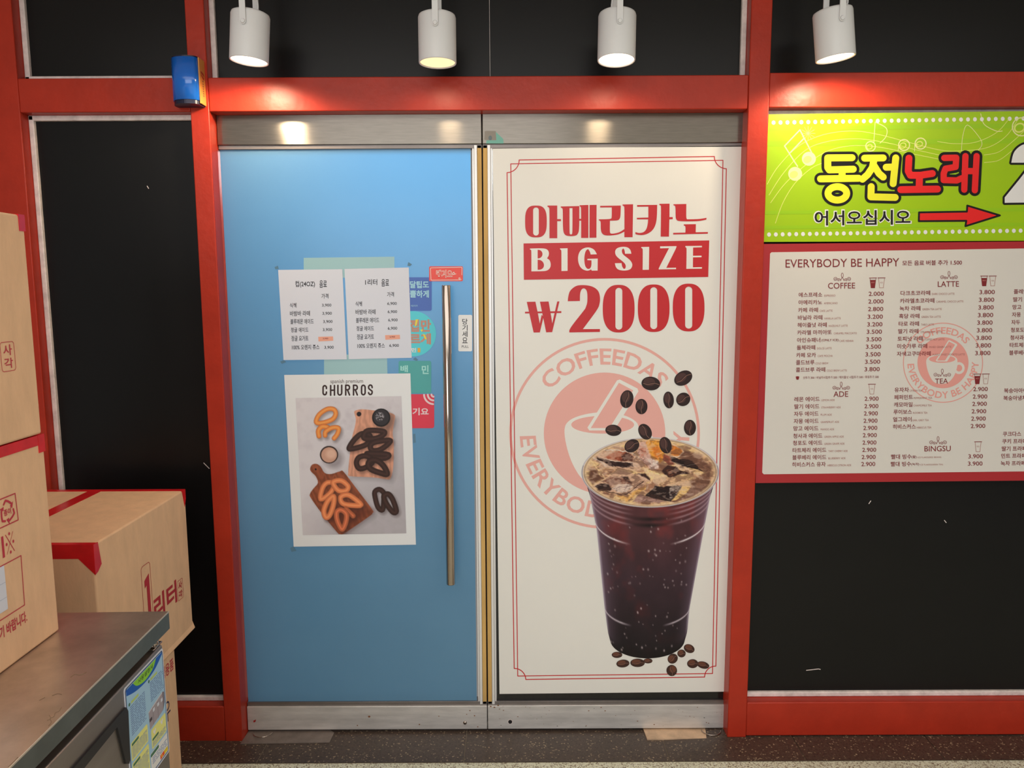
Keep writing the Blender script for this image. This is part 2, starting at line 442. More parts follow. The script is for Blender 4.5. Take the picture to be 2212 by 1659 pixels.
nt = blue.node_tree; tr = nt.nodes.new('ShaderNodeBsdfTranslucent'); tr.inputs[0].default_value = cc(70, 150, 205)
mxs = nt.nodes.new('ShaderNodeMixShader'); mxs.inputs[0].default_value = 0.42
nt.links.new(nt.nodes['Principled BSDF'].outputs[0], mxs.inputs[1]); nt.links.new(tr.outputs[0], mxs.inputs[2]); nt.links.new(mxs.outputs[0], nt.nodes['Material Output'].inputs[0])
b = MB(); vs = [b.bm.verts.new((x, YG, z_)) for x, z_ in ((xl + 0.002, gz0), (s0 - 0.012, gz0), (s0 - 0.012, gz1), (xl + 0.002, gz1))]; b.bm.faces.new(vs); b.mi(blue)
b.build('glass_panel', d1)
MB().box((xm - 0.02, 0.036, 0.02), (xm + 0.02, 0.045, dt1), rubber).build('gasket', d1)  # unseen strip added behind the meeting gap so no brightness shows through
def strips(e, side):
    # aluminium edge channel (two ribs) and yellowed gasket beside the meeting line
    sgn = -side
    def bx(a, b_, y0, m, n):
        lo, hi = sorted((xm + sgn * a, xm + sgn * b_))
        MB().box((lo, y0, gz0 - 0.004), (hi, 0.035, gz1 + 0.002), m, 0.001).build(n, e)
    bx(0.0025, 0.0165, 0.006, foam, 'gasket')
    bx(0.0170, 0.0265, 0.003, alu, 'edge_channel')
    bx(0.0270, 0.0330, 0.007, alu, 'edge_channel')
strips(d1, 1); strips(d2, -1)
MB().box((xm + 0.034, YG + 0.002, gz0), (xr, YG + 0.012, gz1), mat('dark_glass', cc(16, 17, 20), 0.12)).build('glass_panel', d2)
# screws and holes of the bottom rails
def at_r(x, y): return at(x, y, Y=0)
p = at_r(1004.5, 1561.5); m = MB(); m.lathe([(0.0001, -0.0035), (0.005, -0.003), (0.0068, 0.0)], chrome, 24, Matrix.Translation(p) @ Matrix.Rotation(R(90), 4, 'X') @ Matrix.Scale(-1, 4, (0, 0, 1)))
m.box((p[0] - 0.0035, -0.0042, p[2] - 0.0006), (p[0] + 0.0035, -0.003, p[2] + 0.0006), rubber); m.box((p[0] - 0.0006, -0.0042, p[2] - 0.0035), (p[0] + 0.0006, -0.003, p[2] + 0.0035), rubber)
m.build('screw', d1)
fr = Flat(wall(-0.0004), NW); fr.ell(1102, 1559, 5.4, 5.2, bead_m); fr.ell(1102, 1559.3, 4.2, 4.2, rubber, 2); fr.build('screw_hole', d2)
fr = Flat(wall(-0.0004), NW)
rust = ink(122, 84, 58)
for x, y, r in ((797.5, 1548, 2.6), (772, 1567, 1.4), (906, 1565, 1.6), (1015, 1535, 1.4), (1025, 1546, 1.5), (1008, 1543, 1.1), (1032, 1570, 1.4), (948, 1547, 1.2)):
    fr.ell(x, y, r, r * 0.8, rust)
fr.poly([(547, 1557), (553, 1554), (552, 1559), (548, 1561)], ink(150, 30, 30)); fr.build('stain', d1)
fr = Flat(wall(-0.0004), NW)
for k in range(46):
    x, y = random.uniform(1056, 1568), random.uniform(1524, 1570); r = random.uniform(0.5, 1.3); fr.ell(x, y, r * 1.4, r * 0.7, rust if k % 3 else steel_edge, n=10)
for x, y in ((1060, 1526), (1068, 1528), (1076, 1524)): fr.ell(x, y, 2.2, 1.2, rust)
fr.build('stain', d2)
# residue of an old sticker on the top rail
fr = Flat(wall(-0.0004), NW); fr.poly([(1047, 283), (1071, 283), (1072, 303), (1046, 302)], ink(126, 122, 116)); fr.poly([(1071, 285), (1087, 300), (1088, 310), (1050, 310), (1051, 303), (1072, 303)], ink(104, 160, 150)); fr.ell(1059, 298, 4, 5, ink(92, 104, 110), 2)
fr.build('sticker_residue', d2)
# the pull handle: two stand-offs, a long tube
h0, h1 = at(962, 616, Y=-0.05), at(975.5, 1262, Y=-0.05)
hx = (h0[0] + h1[0]) / 2
hm = MB().tube([(hx, -0.05, h1[2]), (hx, -0.05, h1[2] + 0.002), (hx, -0.05, h0[2] - 0.002), (hx, -0.05, h0[2])], [0.0135, 0.0148, 0.0148, 0.0135], chrome, 32)
hd = hm.build('handle', d1)
for z in (h0[2] - 0.19, h1[2] + 0.19):
    MB().tube([(hx, -0.045, z), (hx, YG, z)], 0.008, chrome, 16).build('handle_mount', hd)

# ------------------------------------------------------------------ spotlights on a ceiling track
tk = empty('lighting_track', (0, -0.2, 2.8), 'white ceiling track that carries the four spotlights', 'lighting track')
MB().box((-1.6, -0.218, 2.765), (1.7, -0.182, 2.8), lampwhite, 0.002).build('rail', tk)
LAMPS = [(543.5, 133, -4.6, 0, 'white spotlight nearest the blue wall device, tilted towards the left', 'l'),
         (945.5, 137, 0.0, -1.0, 'white spotlight hanging straight down with a dimmer yellowish lens', 'm'),
         (1332, 133, -1.2, -5, 'white spotlight above the cold coffee poster', 'c'),
         (1797, 127, 7.0, 1, 'white spotlight above the green banner, tilted towards the right', 'r')]
for i, (lx, ly, tilt, tx, lab, var) in enumerate(LAMPS):
    p = at(lx, ly, Y=-0.2); r0, Hh = 0.0555, 0.165
    pivot = Vector((p[0], p[1], p[2])) + Vector((0, 0, 0.094))
    e = empty('spotlight', (pivot.x, -0.2, 2.765), lab, 'spotlight', 'track spotlights over the doors')
    M = Matrix.Translation(pivot) @ Matrix.Rotation(R(-tilt), 4, 'Y') @ Matrix.Rotation(R(tx), 4, 'X')
    b = MB(); b.lathe([(0.0005, 0.042), (r0 - 0.008, 0.042), (r0 - 0.002, 0.039), (r0, 0.033), (r0, -0.092), (r0 - 0.0005, -0.094), (r0 - 0.0035, -0.094), (r0 - 0.004, -0.08), (r0 - 0.004, 0.02)], lampwhite, 56, M)
    b.build('housing', e)
    gl = glow if i != 1 else mat('dim_lens', (1, 0.85, 0.6, 1), 0.4, emit=((1.0, 0.70, 0.32, 1), 1.25))
    b = MB(); b.lathe([(0.0001, -0.089), (r0 * 0.55, -0.0895), (r0 - 0.0042, -0.0902), (r0 - 0.0042, -0.088)], gl, 48, M); b.build('lens', e)
    # yoke: two flat arms on the front and the back of the housing, joined under the track
    b = MB(); ya = r0 + 0.002
    for sy in (-1, 1):
        o = [(0.0085 * math.cos(t), 0.0085 * math.sin(t)) for t in [math.pi + math.pi * j / 10 for j in range(11)]]
        pts = [(pivot.x + a, pivot.z + c) for a, c in o] + [(pivot.x + 0.0085, pivot.z + 0.20), (pivot.x - 0.0085, pivot.z + 0.20)]
        y0 = -0.2 + sy * ya; b.prism(pts, 'y', y0, y0 + sy * 0.004, lampwhite)
    b.box((pivot.x - 0.0085, -0.2 - ya - 0.004, pivot.z + 0.196), (pivot.x + 0.0085, -0.2 + ya + 0.004, pivot.z + 0.20), lampwhite)
    b.build('yoke', e)
    MB().tube([(pivot.x, -0.2, pivot.z + 0.2), (pivot.x, -0.2, 2.766)], 0.008, lampwhite, 16).build('stem', e)
    for sy in (-1, 1):
        b = MB(); y0 = -0.2 + sy * (ya + 0.004); b.tube([(pivot.x, y0, pivot.z), (pivot.x, y0 + sy * 0.003, pivot.z)], [0.0068, 0.005], lampwhite, 20); b.build('pivot_knob', e)
    sx = {'l': 0.020, 'm': -0.012, 'c': -0.016, 'r': 0.05}[var]
    top = M @ Vector((sx * 0.7, 0.01, 0.041))
    cab = spline([tuple(top), (top.x + sx * 0.25, top.y, top.z + 0.03), (top.x - sx * 0.4, top.y, top.z + 0.09), (pivot.x + 0.01, -0.2, pivot.z + 0.24), (pivot.x + 0.01, -0.2, 2.766)], 5)
    MB().tube(cab, 0.0028, lampwhite, 8).build('cable', e)
    l = bpy.data.lights.new('spot', 'SPOT'); l.energy = SPOT_W * (1.7, 0.18, 0.29, 1.6)[i]; l.color = (1.0, 0.78, 0.52); l.spot_size = R(172); l.spot_blend = 0.4; l.shadow_soft_size = 0.04
    lo = bpy.data.objects.new('spot', l); COL.objects.link(lo); lo.parent = e
    lo.matrix_world = Matrix.Translation(Vector((0, 0, 0))) @ M @ Matrix.Translation((0, 0, -0.097))
    lo.matrix_parent_inverse = Matrix.Translation(-Vector(e.location)); lo.matrix_local = Matrix.Translation(-Vector(e.location)) @ M @ Matrix.Translation((0, 0, -0.097)); lo.matrix_parent_inverse = Matrix.Identity(4)
    lo.location = (M @ Vector((0, 0, -0.097))) - Vector(e.location)

# ------------------------------------------------------------------ blue device on the left post
x0, x1 = xz(380, 170, YF)[0], xz(443, 190, YF)[0]
z1, z0 = xz(410, 123, -0.09)[1], xz(440, 233, YF)[1]
e = empty('wall_dispenser', ((x0 + x1) / 2, YF, z0), 'shiny blue rounded box with yellow side strip, fixed where left post meets beam', 'dispenser')
yb = YF - 0.003
front = spline([(x0, yb - 0.012), (x0 + 0.003, yb - 0.032), (x0 + 0.02, yb - 0.052), (x0 + 0.05, yb - 0.060), (x1 - 0.012, yb - 0.054), (x1 - 0.002, yb - 0.044)], 5)
bl = mat('blue_gloss', cc(20, 96, 190), 0.16, coat=0.4); dk = mat('navy_plastic', cc(20, 22, 46), 0.35)
MB().prism([(x1 - 0.001, yb + 0.002), (x0 + 0.002, yb + 0.002)] + front, 'z', z0 + 0.012, z1 - 0.004, bl, True).build('cover', e)
MB().prism([(x1 - 0.001, yb + 0.002), (x0 + 0.002, yb + 0.002)] + [(a + (0.001 if a < (x0 + x1) / 2 else -0.001), b_ + 0.001) for a, b_ in front], 'z', z1 - 0.004, z1, dk).build('cap', e)
MB().prism([(x1 - 0.003, yb + 0.002), (x0 + 0.004, yb + 0.002)] + [(a + (0.002 if a < (x0 + x1) / 2 else -0.002), b_ + 0.002) for a, b_ in front], 'z', z0, z0 + 0.012, dk).build('base_cap', e)
MB().box((x1 - 0.001, yb - 0.040, z0 + 0.004), (x1 + 0.002, yb + 0.003, z1 - 0.002), mat('yellow_label', cc(210, 146, 70), 0.45)).build('side_strip', e)
P = lambda u, v: np.array((x1 + 0.0022, yb - 0.04 + u * 0.043, z1 - v * (z1 - z0)))
fa = Flat(P, (1, 0, 0)); fa.stroke(spline([(0.25, 0.30), (0.75, 0.34), (0.7, 0.42), (0.3, 0.36)], 4), 0.05, ink(170, 60, 40)); 
for v in (0.46, 0.52, 0.57, 0.62, 0.67, 0.72, 0.77): fa.rect(0.45, v, 0.62, v + 0.03, ink(120, 84, 60))
fa.build('lettering', e)

# ------------------------------------------------------------------ floor plates at the door pivots
def plate(name, pts, m, lab, h=0.004):
    q = [at(x, y, Z=0.004)[:2] for x, y in pts]
    return tag(MB().prism([tuple(a) for a in q], 'z', 0.0005, 0.0005 + h, m).build(name), lab, 'floor plate', 'pivot plates under the doors')
plate('floor_plate', [(519, 1607), (712, 1604), (722, 1583), (700, 1568), (545, 1568)], mat('worn_steel', cc(128, 118, 112), 0.5, 0.6, noise=(20, 0.2)), 'grey steel plate in the floor below the blue door', 0.0045)
plate('floor_plate', [(1398, 1598), (1571, 1596), (1566, 1578), (1560, 1566), (1386, 1566)], mat('stained_steel', cc(196, 168, 140), 0.5, 0.3, noise=(16, 0.22)), 'tan stained plate in the floor below the coffee poster door', 0.0065)
for px, nm, lab in ((572, 'hook', 'thin bright wire loop under the blue door'), (1535, 'hook', 'thin bright wire loop under the coffee poster door')):
    c = at(px, 1576, Z=0.009); pts = [(c[0] + 0.034 * math.cos(t), -0.010 - 0.032 * math.sin(t), 0.010) for t in [math.pi * j / 16 for j in range(17)]]
    tag(MB().tube(pts, 0.0016, chrome, 8).build('wire_loop'), lab, 'wire', 'wire loops under the doors')

# ------------------------------------------------------------------ cold coffee poster on the right door
CR = mat('poster_red', cc(180, 34, 40), 0.38, spec=0.4); PINK = mat('poster_pink', cc(216, 158, 150), 0.40); CREAM = mat('poster_cream', cc(214, 211, 206), 0.36)
Q = [(1064, 321), (1603.5, 314.8), (1571.4, 1494), (1079, 1499)]
YS = 0.006
c0 = at(1325, 1497, Y=YS)
po = empty('coffee_poster', c0, 'tall cream poster of a cold coffee cup with red price 2000, on the right door', 'poster')
m = MB(); q = [at(x, y, Y=YS) for x, y in Q]; m.prism([(a[0], a[2]) for a in q], 'y', YS, YS + 0.004, poster_white); m.build('sheet', po)
W_ = wall(YS - 0.0003)
fr = Flat(W_, NW)
def arcq(cx, cy, ax, ay, bx, by, n=10):   # quarter notch round (cx, cy) from a to b
    a0 = math.atan2(ay - cy, ax - cx); a1 = math.atan2(by - cy, bx - cx)
    while a1 - a0 > math.pi: a1 -= 2 * math.pi
    while a1 - a0 < -math.pi: a1 += 2 * math.pi
    ra, rb = math.hypot(ax - cx, ay - cy), math.hypot(bx - cx, by - cy)
    return [(cx + (ra + (rb - ra) * j / n) * math.cos(a0 + (a1 - a0) * j / n), cy + (ra + (rb - ra) * j / n) * math.sin(a0 + (a1 - a0) * j / n)) for j in range(n + 1)]
fr.stroke([(1121.4, 345.6), (1543, 338)] + arcq(1569, 337.6, 1543, 338, 1569, 364.5)[1:] + [(1546.3, 1439)] + arcq(1546, 1462, 1546.3, 1439, 1522, 1462.6)[1:] +
          [(1135.8, 1467.7)] + arcq(1111, 1468, 1135.8, 1467.7, 1110.7, 1444)[1:] + [(1095.3, 373)] + arcq(1095, 346, 1095.3, 373, 1121.4, 345.6)[1:], 2.0, CR, 1, cap=True)
fr.stroke([(1103.3, 354), (1561.7, 346.3), (1539, 1455), (1118.4, 1460.3)], 1.9, CR, 1, closed=True)
fr.build('border_lines', po)

def logo(f, cx, cy, R0, m, bg, k, thick, t1=0.893, t0=0.72, full=True):
    f.ell(cx, cy, R0, R0, m, k, hole=1 - thick, n=96)
    f.arctext('COFFEEDAS', cx, cy, R0 * t0, R0 * t1, -51, 50, m, k, 0.018)
    f.arctext('EVERYBODY BE HAPPY', cx, cy, R0 * t1, R0 * t0, 268, 88, m, k, 0.018)
    f.ell(cx, cy, R0 * 0.637, R0 * 0.637, m, k, n=80)
    X = lambda *a: [(cx + x * R0, cy + y * R0) for x, y in a]
    f.poly(spline(X((-0.42, -0.04), (-0.36, -0.14), (-0.2, -0.2), (0, -0.22), (0.2, -0.19), (0.33, -0.12), (0.36, -0.03), (0.35, 0.12), (0.28, 0.32), (0.16, 0.47), (0.0, 0.53), (-0.2, 0.5), (-0.31, 0.37), (-0.39, 0.17)), 5, True), bg, k + 1)
    f.ell(cx + 0.40 * R0, cy + 0.135 * R0, 0.14 * R0, 0.15 * R0, bg, k + 1, hole=0.56)
    f.ell(cx - 0.02 * R0, cy - 0.09 * R0, 0.33 * R0, 0.093 * R0, m, k + 2)
    f.poly(X((0.13, -0.555), (0.16, -0.565), (0.345, -0.47), (0.355, -0.44), (0.10, -0.03), (-0.16, -0.03), (-0.18, -0.06)), bg, k + 3)
    f.poly(X((0.15, -0.53), (0.30, -0.45), (0.05, -0.055), (-0.145, -0.055)), m, k + 4)
f = Flat(W_, NW); logo(f, 1306, 936, 206, PINK, CREAM, 1, 0.028)
f.build('emblem', po)

S4 = (1080, 400, 4.6083)
f = Flat(W_, NW); G = lambda pts, holes=(), m=CR, k=6: f.poly(crop(*S4, soften(pts)), m, k, [crop(*S4, soften(h)) for h in holes])
G(superell(250, 203, 466, 520, 2.9), [stad(330, 222, 387, 502)])
G([(473, 203), (570, 203), (570, 338), (607, 338), (607, 358), (570, 358), (570, 528), (493, 528), (493, 240), (488, 222), (473, 214)])
G([(605, 212), (790, 208), (790, 440), (775, 490), (745, 507), (670, 507), (640, 490), (626, 440), (626, 245), (620, 228), (605, 222)], [[(692, 228), (722, 228), (722, 478), (715, 490), (699, 490), (692, 478)]])
G([(785, 335), (812, 335), (812, 353), (785, 353)])
G([(793, 200), (880, 197), (880, 525), (808, 525), (808, 230), (803, 215), (793, 210)])
G([(892, 197), (962, 196), (960, 523), (891, 524)])
G([(997, 206), (1203, 203), (1200, 310), (1190, 340), (1170, 352), (1095, 354), (1093, 470), (1102, 482), (1130, 483), (1190, 470), (1238, 438), (1240, 462), (1180, 492), (1100, 502), (1040, 500), (1012, 478), (1003, 440), (1003, 370), (998, 355), (984, 350), (984, 340), (1095, 338), (1110, 330), (1113, 310), (1113, 221), (997, 222)])
G([(1220, 192), (1325, 190), (1320, 518), (1238, 518), (1240, 225), (1233, 207), (1220, 203)])
G([(1365, 198), (1565, 196), (1562, 330), (1548, 400), (1518, 452), (1470, 485), (1420, 498), (1375, 495), (1348, 487), (1348, 467), (1385, 478), (1430, 470), (1458, 440), (1471, 390), (1475, 340), (1363, 340), (1363, 325), (1477, 322), (1477, 214), (1365, 215)])
G([(1587, 186), (1688, 184), (1687, 318), (1720, 318), (1720, 338), (1686, 340), (1682, 512), (1600, 512), (1604, 220), (1600, 202), (1587, 197)])
G([(1727, 190), (1855, 187), (1853, 325), (1862, 340), (1980, 338), (2030, 330), (2056, 325), (2054, 343), (2000, 355), (1940, 360), (1780, 360), (1755, 345), (1748, 315), (1748, 225), (1742, 205), (1727, 200)])
G([(1830, 390), (1950, 388), (1948, 469), (2070, 467), (2069, 483), (1724, 491), (1724, 475), (1846, 472), (1848, 420), (1842, 405), (1830, 402)])
f.build('title_lettering', po)
f = Flat(W_, NW)
G([(235, 580), (2083, 550), (2073, 914), (238, 942)])
GC = lambda pts, holes=(): G(pts, holes, CREAM, 8)
GC([(298, 632), (315, 630), (430, 628), (470, 638), (488, 665), (485, 705), (468, 728), (495, 745), (507, 785), (500, 825), (470, 852), (420, 857), (313, 858), (313, 660), (310, 645), (298, 640)],
   [[(375, 643), (400, 645), (420, 665), (425, 690), (415, 715), (395, 728), (375, 730)], [(375, 742), (405, 745), (430, 765), (440, 795), (432, 825), (405, 842), (375, 843)]])
GC([(598, 630), (673, 628), (673, 853), (612, 855), (612, 660), (609, 645), (598, 638)])
GC([(905, 624), (940, 642), (965, 688), (903, 690), (895, 660), (878, 637), (858, 645), (843, 685), (838, 740), (845, 800), (862, 828), (880, 836), (900, 828), (911, 800), (911, 748), (870, 746), (870, 734), (973, 731), (972, 850), (913, 851), (908, 838), (880, 852), (850, 850), (810, 830), (785, 790), (775, 735), (783, 680), (808, 642), (845, 623), (878, 619)])
GC([(1308, 682), (1245, 683), (1240, 645), (1228, 630), (1215, 640), (1212, 660), (1222, 690), (1290, 740), (1315, 775), (1318, 805), (1300, 838), (1260, 850), (1210, 850), (1170, 838), (1150, 810), (1144, 777), (1210, 776), (1215, 810), (1230, 832), (1245, 832), (1253, 815), (1250, 790), (1230, 765), (1170, 720), (1148, 690), (1145, 655), (1160, 630), (1190, 617), (1235, 612), (1275, 620), (1300, 645)])
GC([(1407, 616), (1485, 614), (1482, 842), (1420, 843), (1422, 645), (1418, 630), (1407, 625)])
GC([(1594, 609), (1757, 607), (1757, 620), (1655, 823), (1752, 822), (1752, 836), (1580, 839), (1580, 826), (1683, 627), (1594, 629)])
GC([(1845, 606), (2010, 604), (2010, 618), (1922, 621), (1921, 703), (2006, 702), (2006, 717), (1921, 719), (1920, 818), (2010, 816), (2010, 831), (1855, 833), (1858, 640), (1855, 622), (1845, 616)])
f.build('size_lettering', po)
f = Flat(W_, NW)
G(spline([(675, 1155), (680, 1110), (700, 1050), (760, 1003), (840, 995), (920, 1010), (975, 1050), (995, 1110), (991, 1180), (960, 1250), (825, 1433)], 4) + [(995, 1432), (995, 1461), (690, 1466), (690, 1430)] + spline([(848, 1232), (868, 1170), (870, 1090), (860, 1045), (835, 1027), (812, 1040), (798, 1080), (796, 1153)], 4))
for a, b_, c, d, s in ((1023, 992, 1340, 1467, (1149, 1022, 1218, 1438)), (1372, 988, 1688, 1462, (1496, 1016, 1565, 1433)), (1720, 980, 2036, 1456, (1843, 1010, 1914, 1428))):
    G(superell(a, b_, c, d, 2.5), [stad(*s)])
G([(267, 1162), (353, 1160), (400, 1385), (397, 1466), (335, 1467)]); G([(397, 1466), (376, 1466), (415, 1290), (434, 1310)])
G([(398, 1160), (484, 1158), (523, 1380), (520, 1463), (460, 1465)]); G([(570, 1158), (592, 1157), (520, 1463), (500, 1463)]); G([(249, 1260), (611, 1254), (611, 1272), (249, 1277)])
f.build('price_lettering', po)

# the printed cup: side, drink, rim
def cup_side():
    nv, nu = 190, 130
    v = np.linspace(0, 1, nv)[:, None]; u = np.linspace(-1, 1, nu)[None, :]
    vy = np.array([0, 0.10, 0.32, 0.81, 0.94, 1.0])
    L_ = np.interp(v, vy, [1262, 1273, 1288.5, 1306, 1312.5, 1318]); R_ = np.interp(v, vy, [1547, 1536, 1521, 1489.5, 1485, 1479])
    yc = 1026 + v * (1381 - 1026); sag = 66 + v * (41 - 66)
    X = (L_ + R_) / 2 + u * (R_ - L_) / 2; Y = yc + sag * np.sqrt(np.maximum(0, 1 - (u * u)))
    au = np.abs(u) + 0 * v; n = fbm(X / 34, Y / 50, 3); vv = v + 0 * u
    C = np.zeros(X.shape + (3,))
    top = np.array((86, 48, 52)); mid = np.array((58, 40, 48)); bot = np.array((30, 24, 28))
    t = np.clip(vv * 2, 0, 1)[..., None]; C = top * (1 - t) + mid * t; t = np.clip((vv - 0.5) * 2.2, 0, 1)[..., None]; C = C * (1 - t) + bot * t
    redp = np.clip((fbm(X / 46, Y / 60, 11) - 0.56) * 5, 0, 1) * (1 - vv * 0.7); C = C + redp[..., None] * np.array((44, 2, -2)) * 0.7
    C = C * (0.85 + 0.3 * n)[..., None]
    e1 = np.clip((au - 0.62) / 0.38, 0, 1) ** 1.6 * (1 - 0.45 * vv); C = C * (1 - 0.75 * e1[..., None]) + np.array((140, 118, 142)) * 0.75 * e1[..., None]
    e2 = np.clip((au - 0.93) / 0.07, 0, 1) * (1 - 0.8 * np.clip((vv - 0.85) * 8, 0, 1)); C = C * (1 - 0.8 * e2[..., None]) + np.array((206, 198, 214)) * 0.8 * e2[..., None]
    def band(v0, wd, a, col, cut=0.35):
        nonlocal C
        k = np.exp(-((vv - v0) / wd) ** 2) * a * np.clip((au - cut) / 0.25, 0, 1); C = C * (1 - k[..., None]) + np.array(col) * k[..., None]
    for v0 in (0.035, 0.065, 0.10, 0.135): band(v0, 0.007, 0.55, (190, 160, 170), 0.25)
    band(0.265, 0.006, 0.95, (226, 216, 222)); band(0.795, 0.006, 0.85, (206, 196, 206))
    for v0 in (0.09, 0.13): 
        k = np.exp(-((vv - v0) / 0.013) ** 2) * np.clip(1 - au * 2.4, 0, 1); C = C * (1 - 0.8 * k[..., None]) + np.array((16, 12, 14)) * 0.8 * k[..., None]
    k = np.clip((vv - 0.93) / 0.05, 0, 1); C = C * (1 - 0.7 * k[..., None]) + np.array((22, 17, 18)) * 0.7 * k[..., None]
    rr = np.random.default_rng(5)
    for _ in range(95):
        a, b_ = rr.uniform(-0.86, 0.86), rr.uniform(0.12, 0.93); x = (np.interp(b_, vy, [1262, 1273, 1288.5, 1306, 1312.5, 1318]) + np.interp(b_, vy, [1547, 1536, 1521, 1489.5, 1485, 1479])) / 2 + a * 105; y = 1026 + b_ * 355 + 50
        s = rr.uniform(0.7, 1.7); k = np.exp(-(((X - x) / s) ** 2 + ((Y - y) / (s * 1.6)) ** 2)) * rr.uniform(0.4, 0.95); C = C * (1 - k[..., None]) + np.array((206, 190, 192)) * k[..., None]
    picture('cup_picture', W_, NW, 0.0006, X, Y, C, printm, po)
cup_side()
def cup_top():
    S = 6.9125; cx, cy = 1404.4, 1020.5
    r = np.concatenate([np.linspace(0.004, 0.9, 66), np.linspace(0.91, 1.0, 14)])[:, None]; th = np.linspace(0, 2 * math.pi, 420, endpoint=False)[None, :]
    X = (cx - 1250) * S + r * 148.9 * S * np.cos(th); Y = (cy - 930) * S + r * 75.9 * S * np.sin(th)
    P = Paint(X + (fbm(X / 60, Y / 60, 61) - 0.5) * 44, Y + (fbm(X / 60, Y / 60, 71) - 0.5) * 34, (206, 164, 128))
    wx = fbm(X / 190, Y / 90, 21); n = fbm(X / 120 + wx * 3, Y / 55 + wx * 2, 31); n2 = fbm(X / 26, Y / 20, 41)
    P.mix(np.clip((n - 0.50) * 7, 0, 1), (226, 190, 138)); P.mix(np.clip((0.46 - n) * 7, 0, 0.8), (150, 104, 82))
    T = lambda q, a: a * (0.5 + 0.9 * (n2 - 0.1))
    def pp(pts, col, soft=16, alpha=1, tex=0.0):
        a = np.clip(P.sd(pts) / soft + 0.5, 0, 1) * alpha; a = a * (1 - tex + tex * np.clip((n2 - 0.35) * 4, 0, 1)); P.mix(a, col)
    pp([(1570, 290), (1800, 350), (1980, 560), (1960, 800), (1850, 930), (1600, 1040), (1440, 1050), (1700, 830), (1650, 740), (1900, 640), (1850, 600), (1480, 390)], (128, 90, 72), 40)
    pp([(1690, 830), (1900, 800), (1850, 930), (1600, 1040), (1500, 1040)], (150, 116, 104), 40, 0.8, 0.5)
    pp([(160, 580), (250, 575), (330, 680), (370, 710), (200, 810), (150, 750)], (112, 74, 56), 26)
    pp([(185, 290), (700, 305), (900, 400), (960, 500), (930, 590), (700, 600), (420, 560), (200, 440)], (206, 166, 140), 20, 0.9)
    pp([(390, 400), (450, 350), (620, 310), (720, 320), (810, 400), (800, 450), (640, 460), (450, 430)], (150, 66, 42), 24, 1, 0.25)
    pp([(640, 370), (720, 320), (810, 400), (800, 455), (650, 455)], (62, 32, 28), 26, 0.9)
    pp([(270, 390), (420, 430), (600, 470), (810, 480), (820, 545), (600, 548), (450, 520), (380, 470), (285, 430)], (42, 22, 22), 12)
    P.line([(390, 425), (600, 465), (830, 485), (960, 520)], 9, (226, 196, 180), 5)
    P.line([(185, 285), (420, 290), (700, 305), (800, 340), (950, 440)], 14, (222, 204, 192), 8); P.line([(188, 290), (180, 390), (290, 440), (400, 520)], 20, (214, 196, 186), 10)
    P.line([(190, 450), (300, 600), (390, 700)], 14, (230, 196, 150), 8)
    pp([(930, 190), (1000, 140), (1100, 122), (1210, 130), (1290, 330), (1260, 430), (1230, 480), (1100, 420), (1000, 300)], (232, 158, 66), 24)
    pp([(1080, 240), (1200, 240), (1260, 400), (1150, 420)], (206, 112, 44), 50, 0.8)
    pp([(920, 170), (1010, 150), (1040, 300), (1100, 410), (1210, 480), (1190, 560), (1100, 590), (960, 480), (880, 330)], (208, 166, 154), 24, 0.95)
    pp([(1000, 400), (1200, 440), (1190, 560), (1080, 570)], (228, 212, 204), 30, 0.8, 0.6)
    pp([(900, 220), (1000, 250), (1030, 340), (930, 400)], (176, 94, 72), 30, 0.7, 0.8)
    pp([(1390, 200), (1480, 220), (1550, 300), (1540, 350), (1450, 390), (1380, 360)], (216, 130, 54), 20)
    P.line([(1400, 195), (1530, 265), (1562, 320), (1500, 380), (1400, 405)], 18, (232, 200, 170), 9)
    pp([(1280, 350), (1380, 390), (1430, 500), (1330, 515), (1255, 430)], (146, 76, 60), 14)
    pp([(1370, 385), (1500, 420), (1690, 450), (1800, 560), (1780, 585), (1560, 540), (1400, 460)], (36, 22, 22), 10)
    pp([(1790, 555), (1870, 620), (1800, 595)], (36, 22, 22), 8); pp([(1430, 500), (1600, 540), (1700, 600), (1650, 640), (1500, 570)], (214, 178, 150), 14, 0.9, 0.3)
    pp([(1320, 518), (1450, 530), (1500, 580), (1650, 640), (1480, 660), (1420, 690), (1340, 697), (1236, 600)], (46, 24, 22), 10)
    pp([(1280, 570), (1480, 590), (1420, 670), (1340, 680)], (150, 84, 56), 20, 0.7, 0.95)
    pp([(850, 650), (1000, 635), (1072, 690), (1060, 742), (960, 690)], (54, 32, 30), 12)
    pp([(960, 545), (1100, 595), (1230, 605), (1330, 692), (1080, 742), (1000, 640)], (236, 198, 146), 18)
    pp([(430, 690), (600, 580), (800, 640), (1000, 700), (1060, 750), (900, 860), (700, 960), (480, 910), (235, 820)], (206, 166, 140), 14)
    pp([(370, 750), (480, 690), (700, 690), (800, 790), (620, 800), (480, 830)], (104, 62, 52), 20, 0.9, 0.4)
    pp([(630, 690), (740, 690), (800, 780), (720, 760)], (44, 26, 26), 14, 0.9, 0.6)
    pp([(240, 830), (330, 790), (450, 800), (500, 870), (440, 900), (300, 880)], (46, 27, 27), 10)
    pp([(500, 870), (600, 800), (760, 790), (800, 830), (720, 920), (580, 930)], (214, 190, 176), 16); P.line([(560, 870), (640, 835), (730, 850), (680, 890)], 8, (140, 110, 110), 8)
    P.line([(230, 815), (430, 690), (600, 580), (800, 640)], 12, (228, 192, 152), 7)
    P.line([(280, 880), (480, 920), (640, 962), (720, 940), (850, 850), (960, 765)], 10, (52, 32, 32), 5)
    pp([(560, 970), (720, 980), (900, 860), (1010, 830), (1000, 880), (850, 960), (720, 1065)], (226, 172, 102), 12)
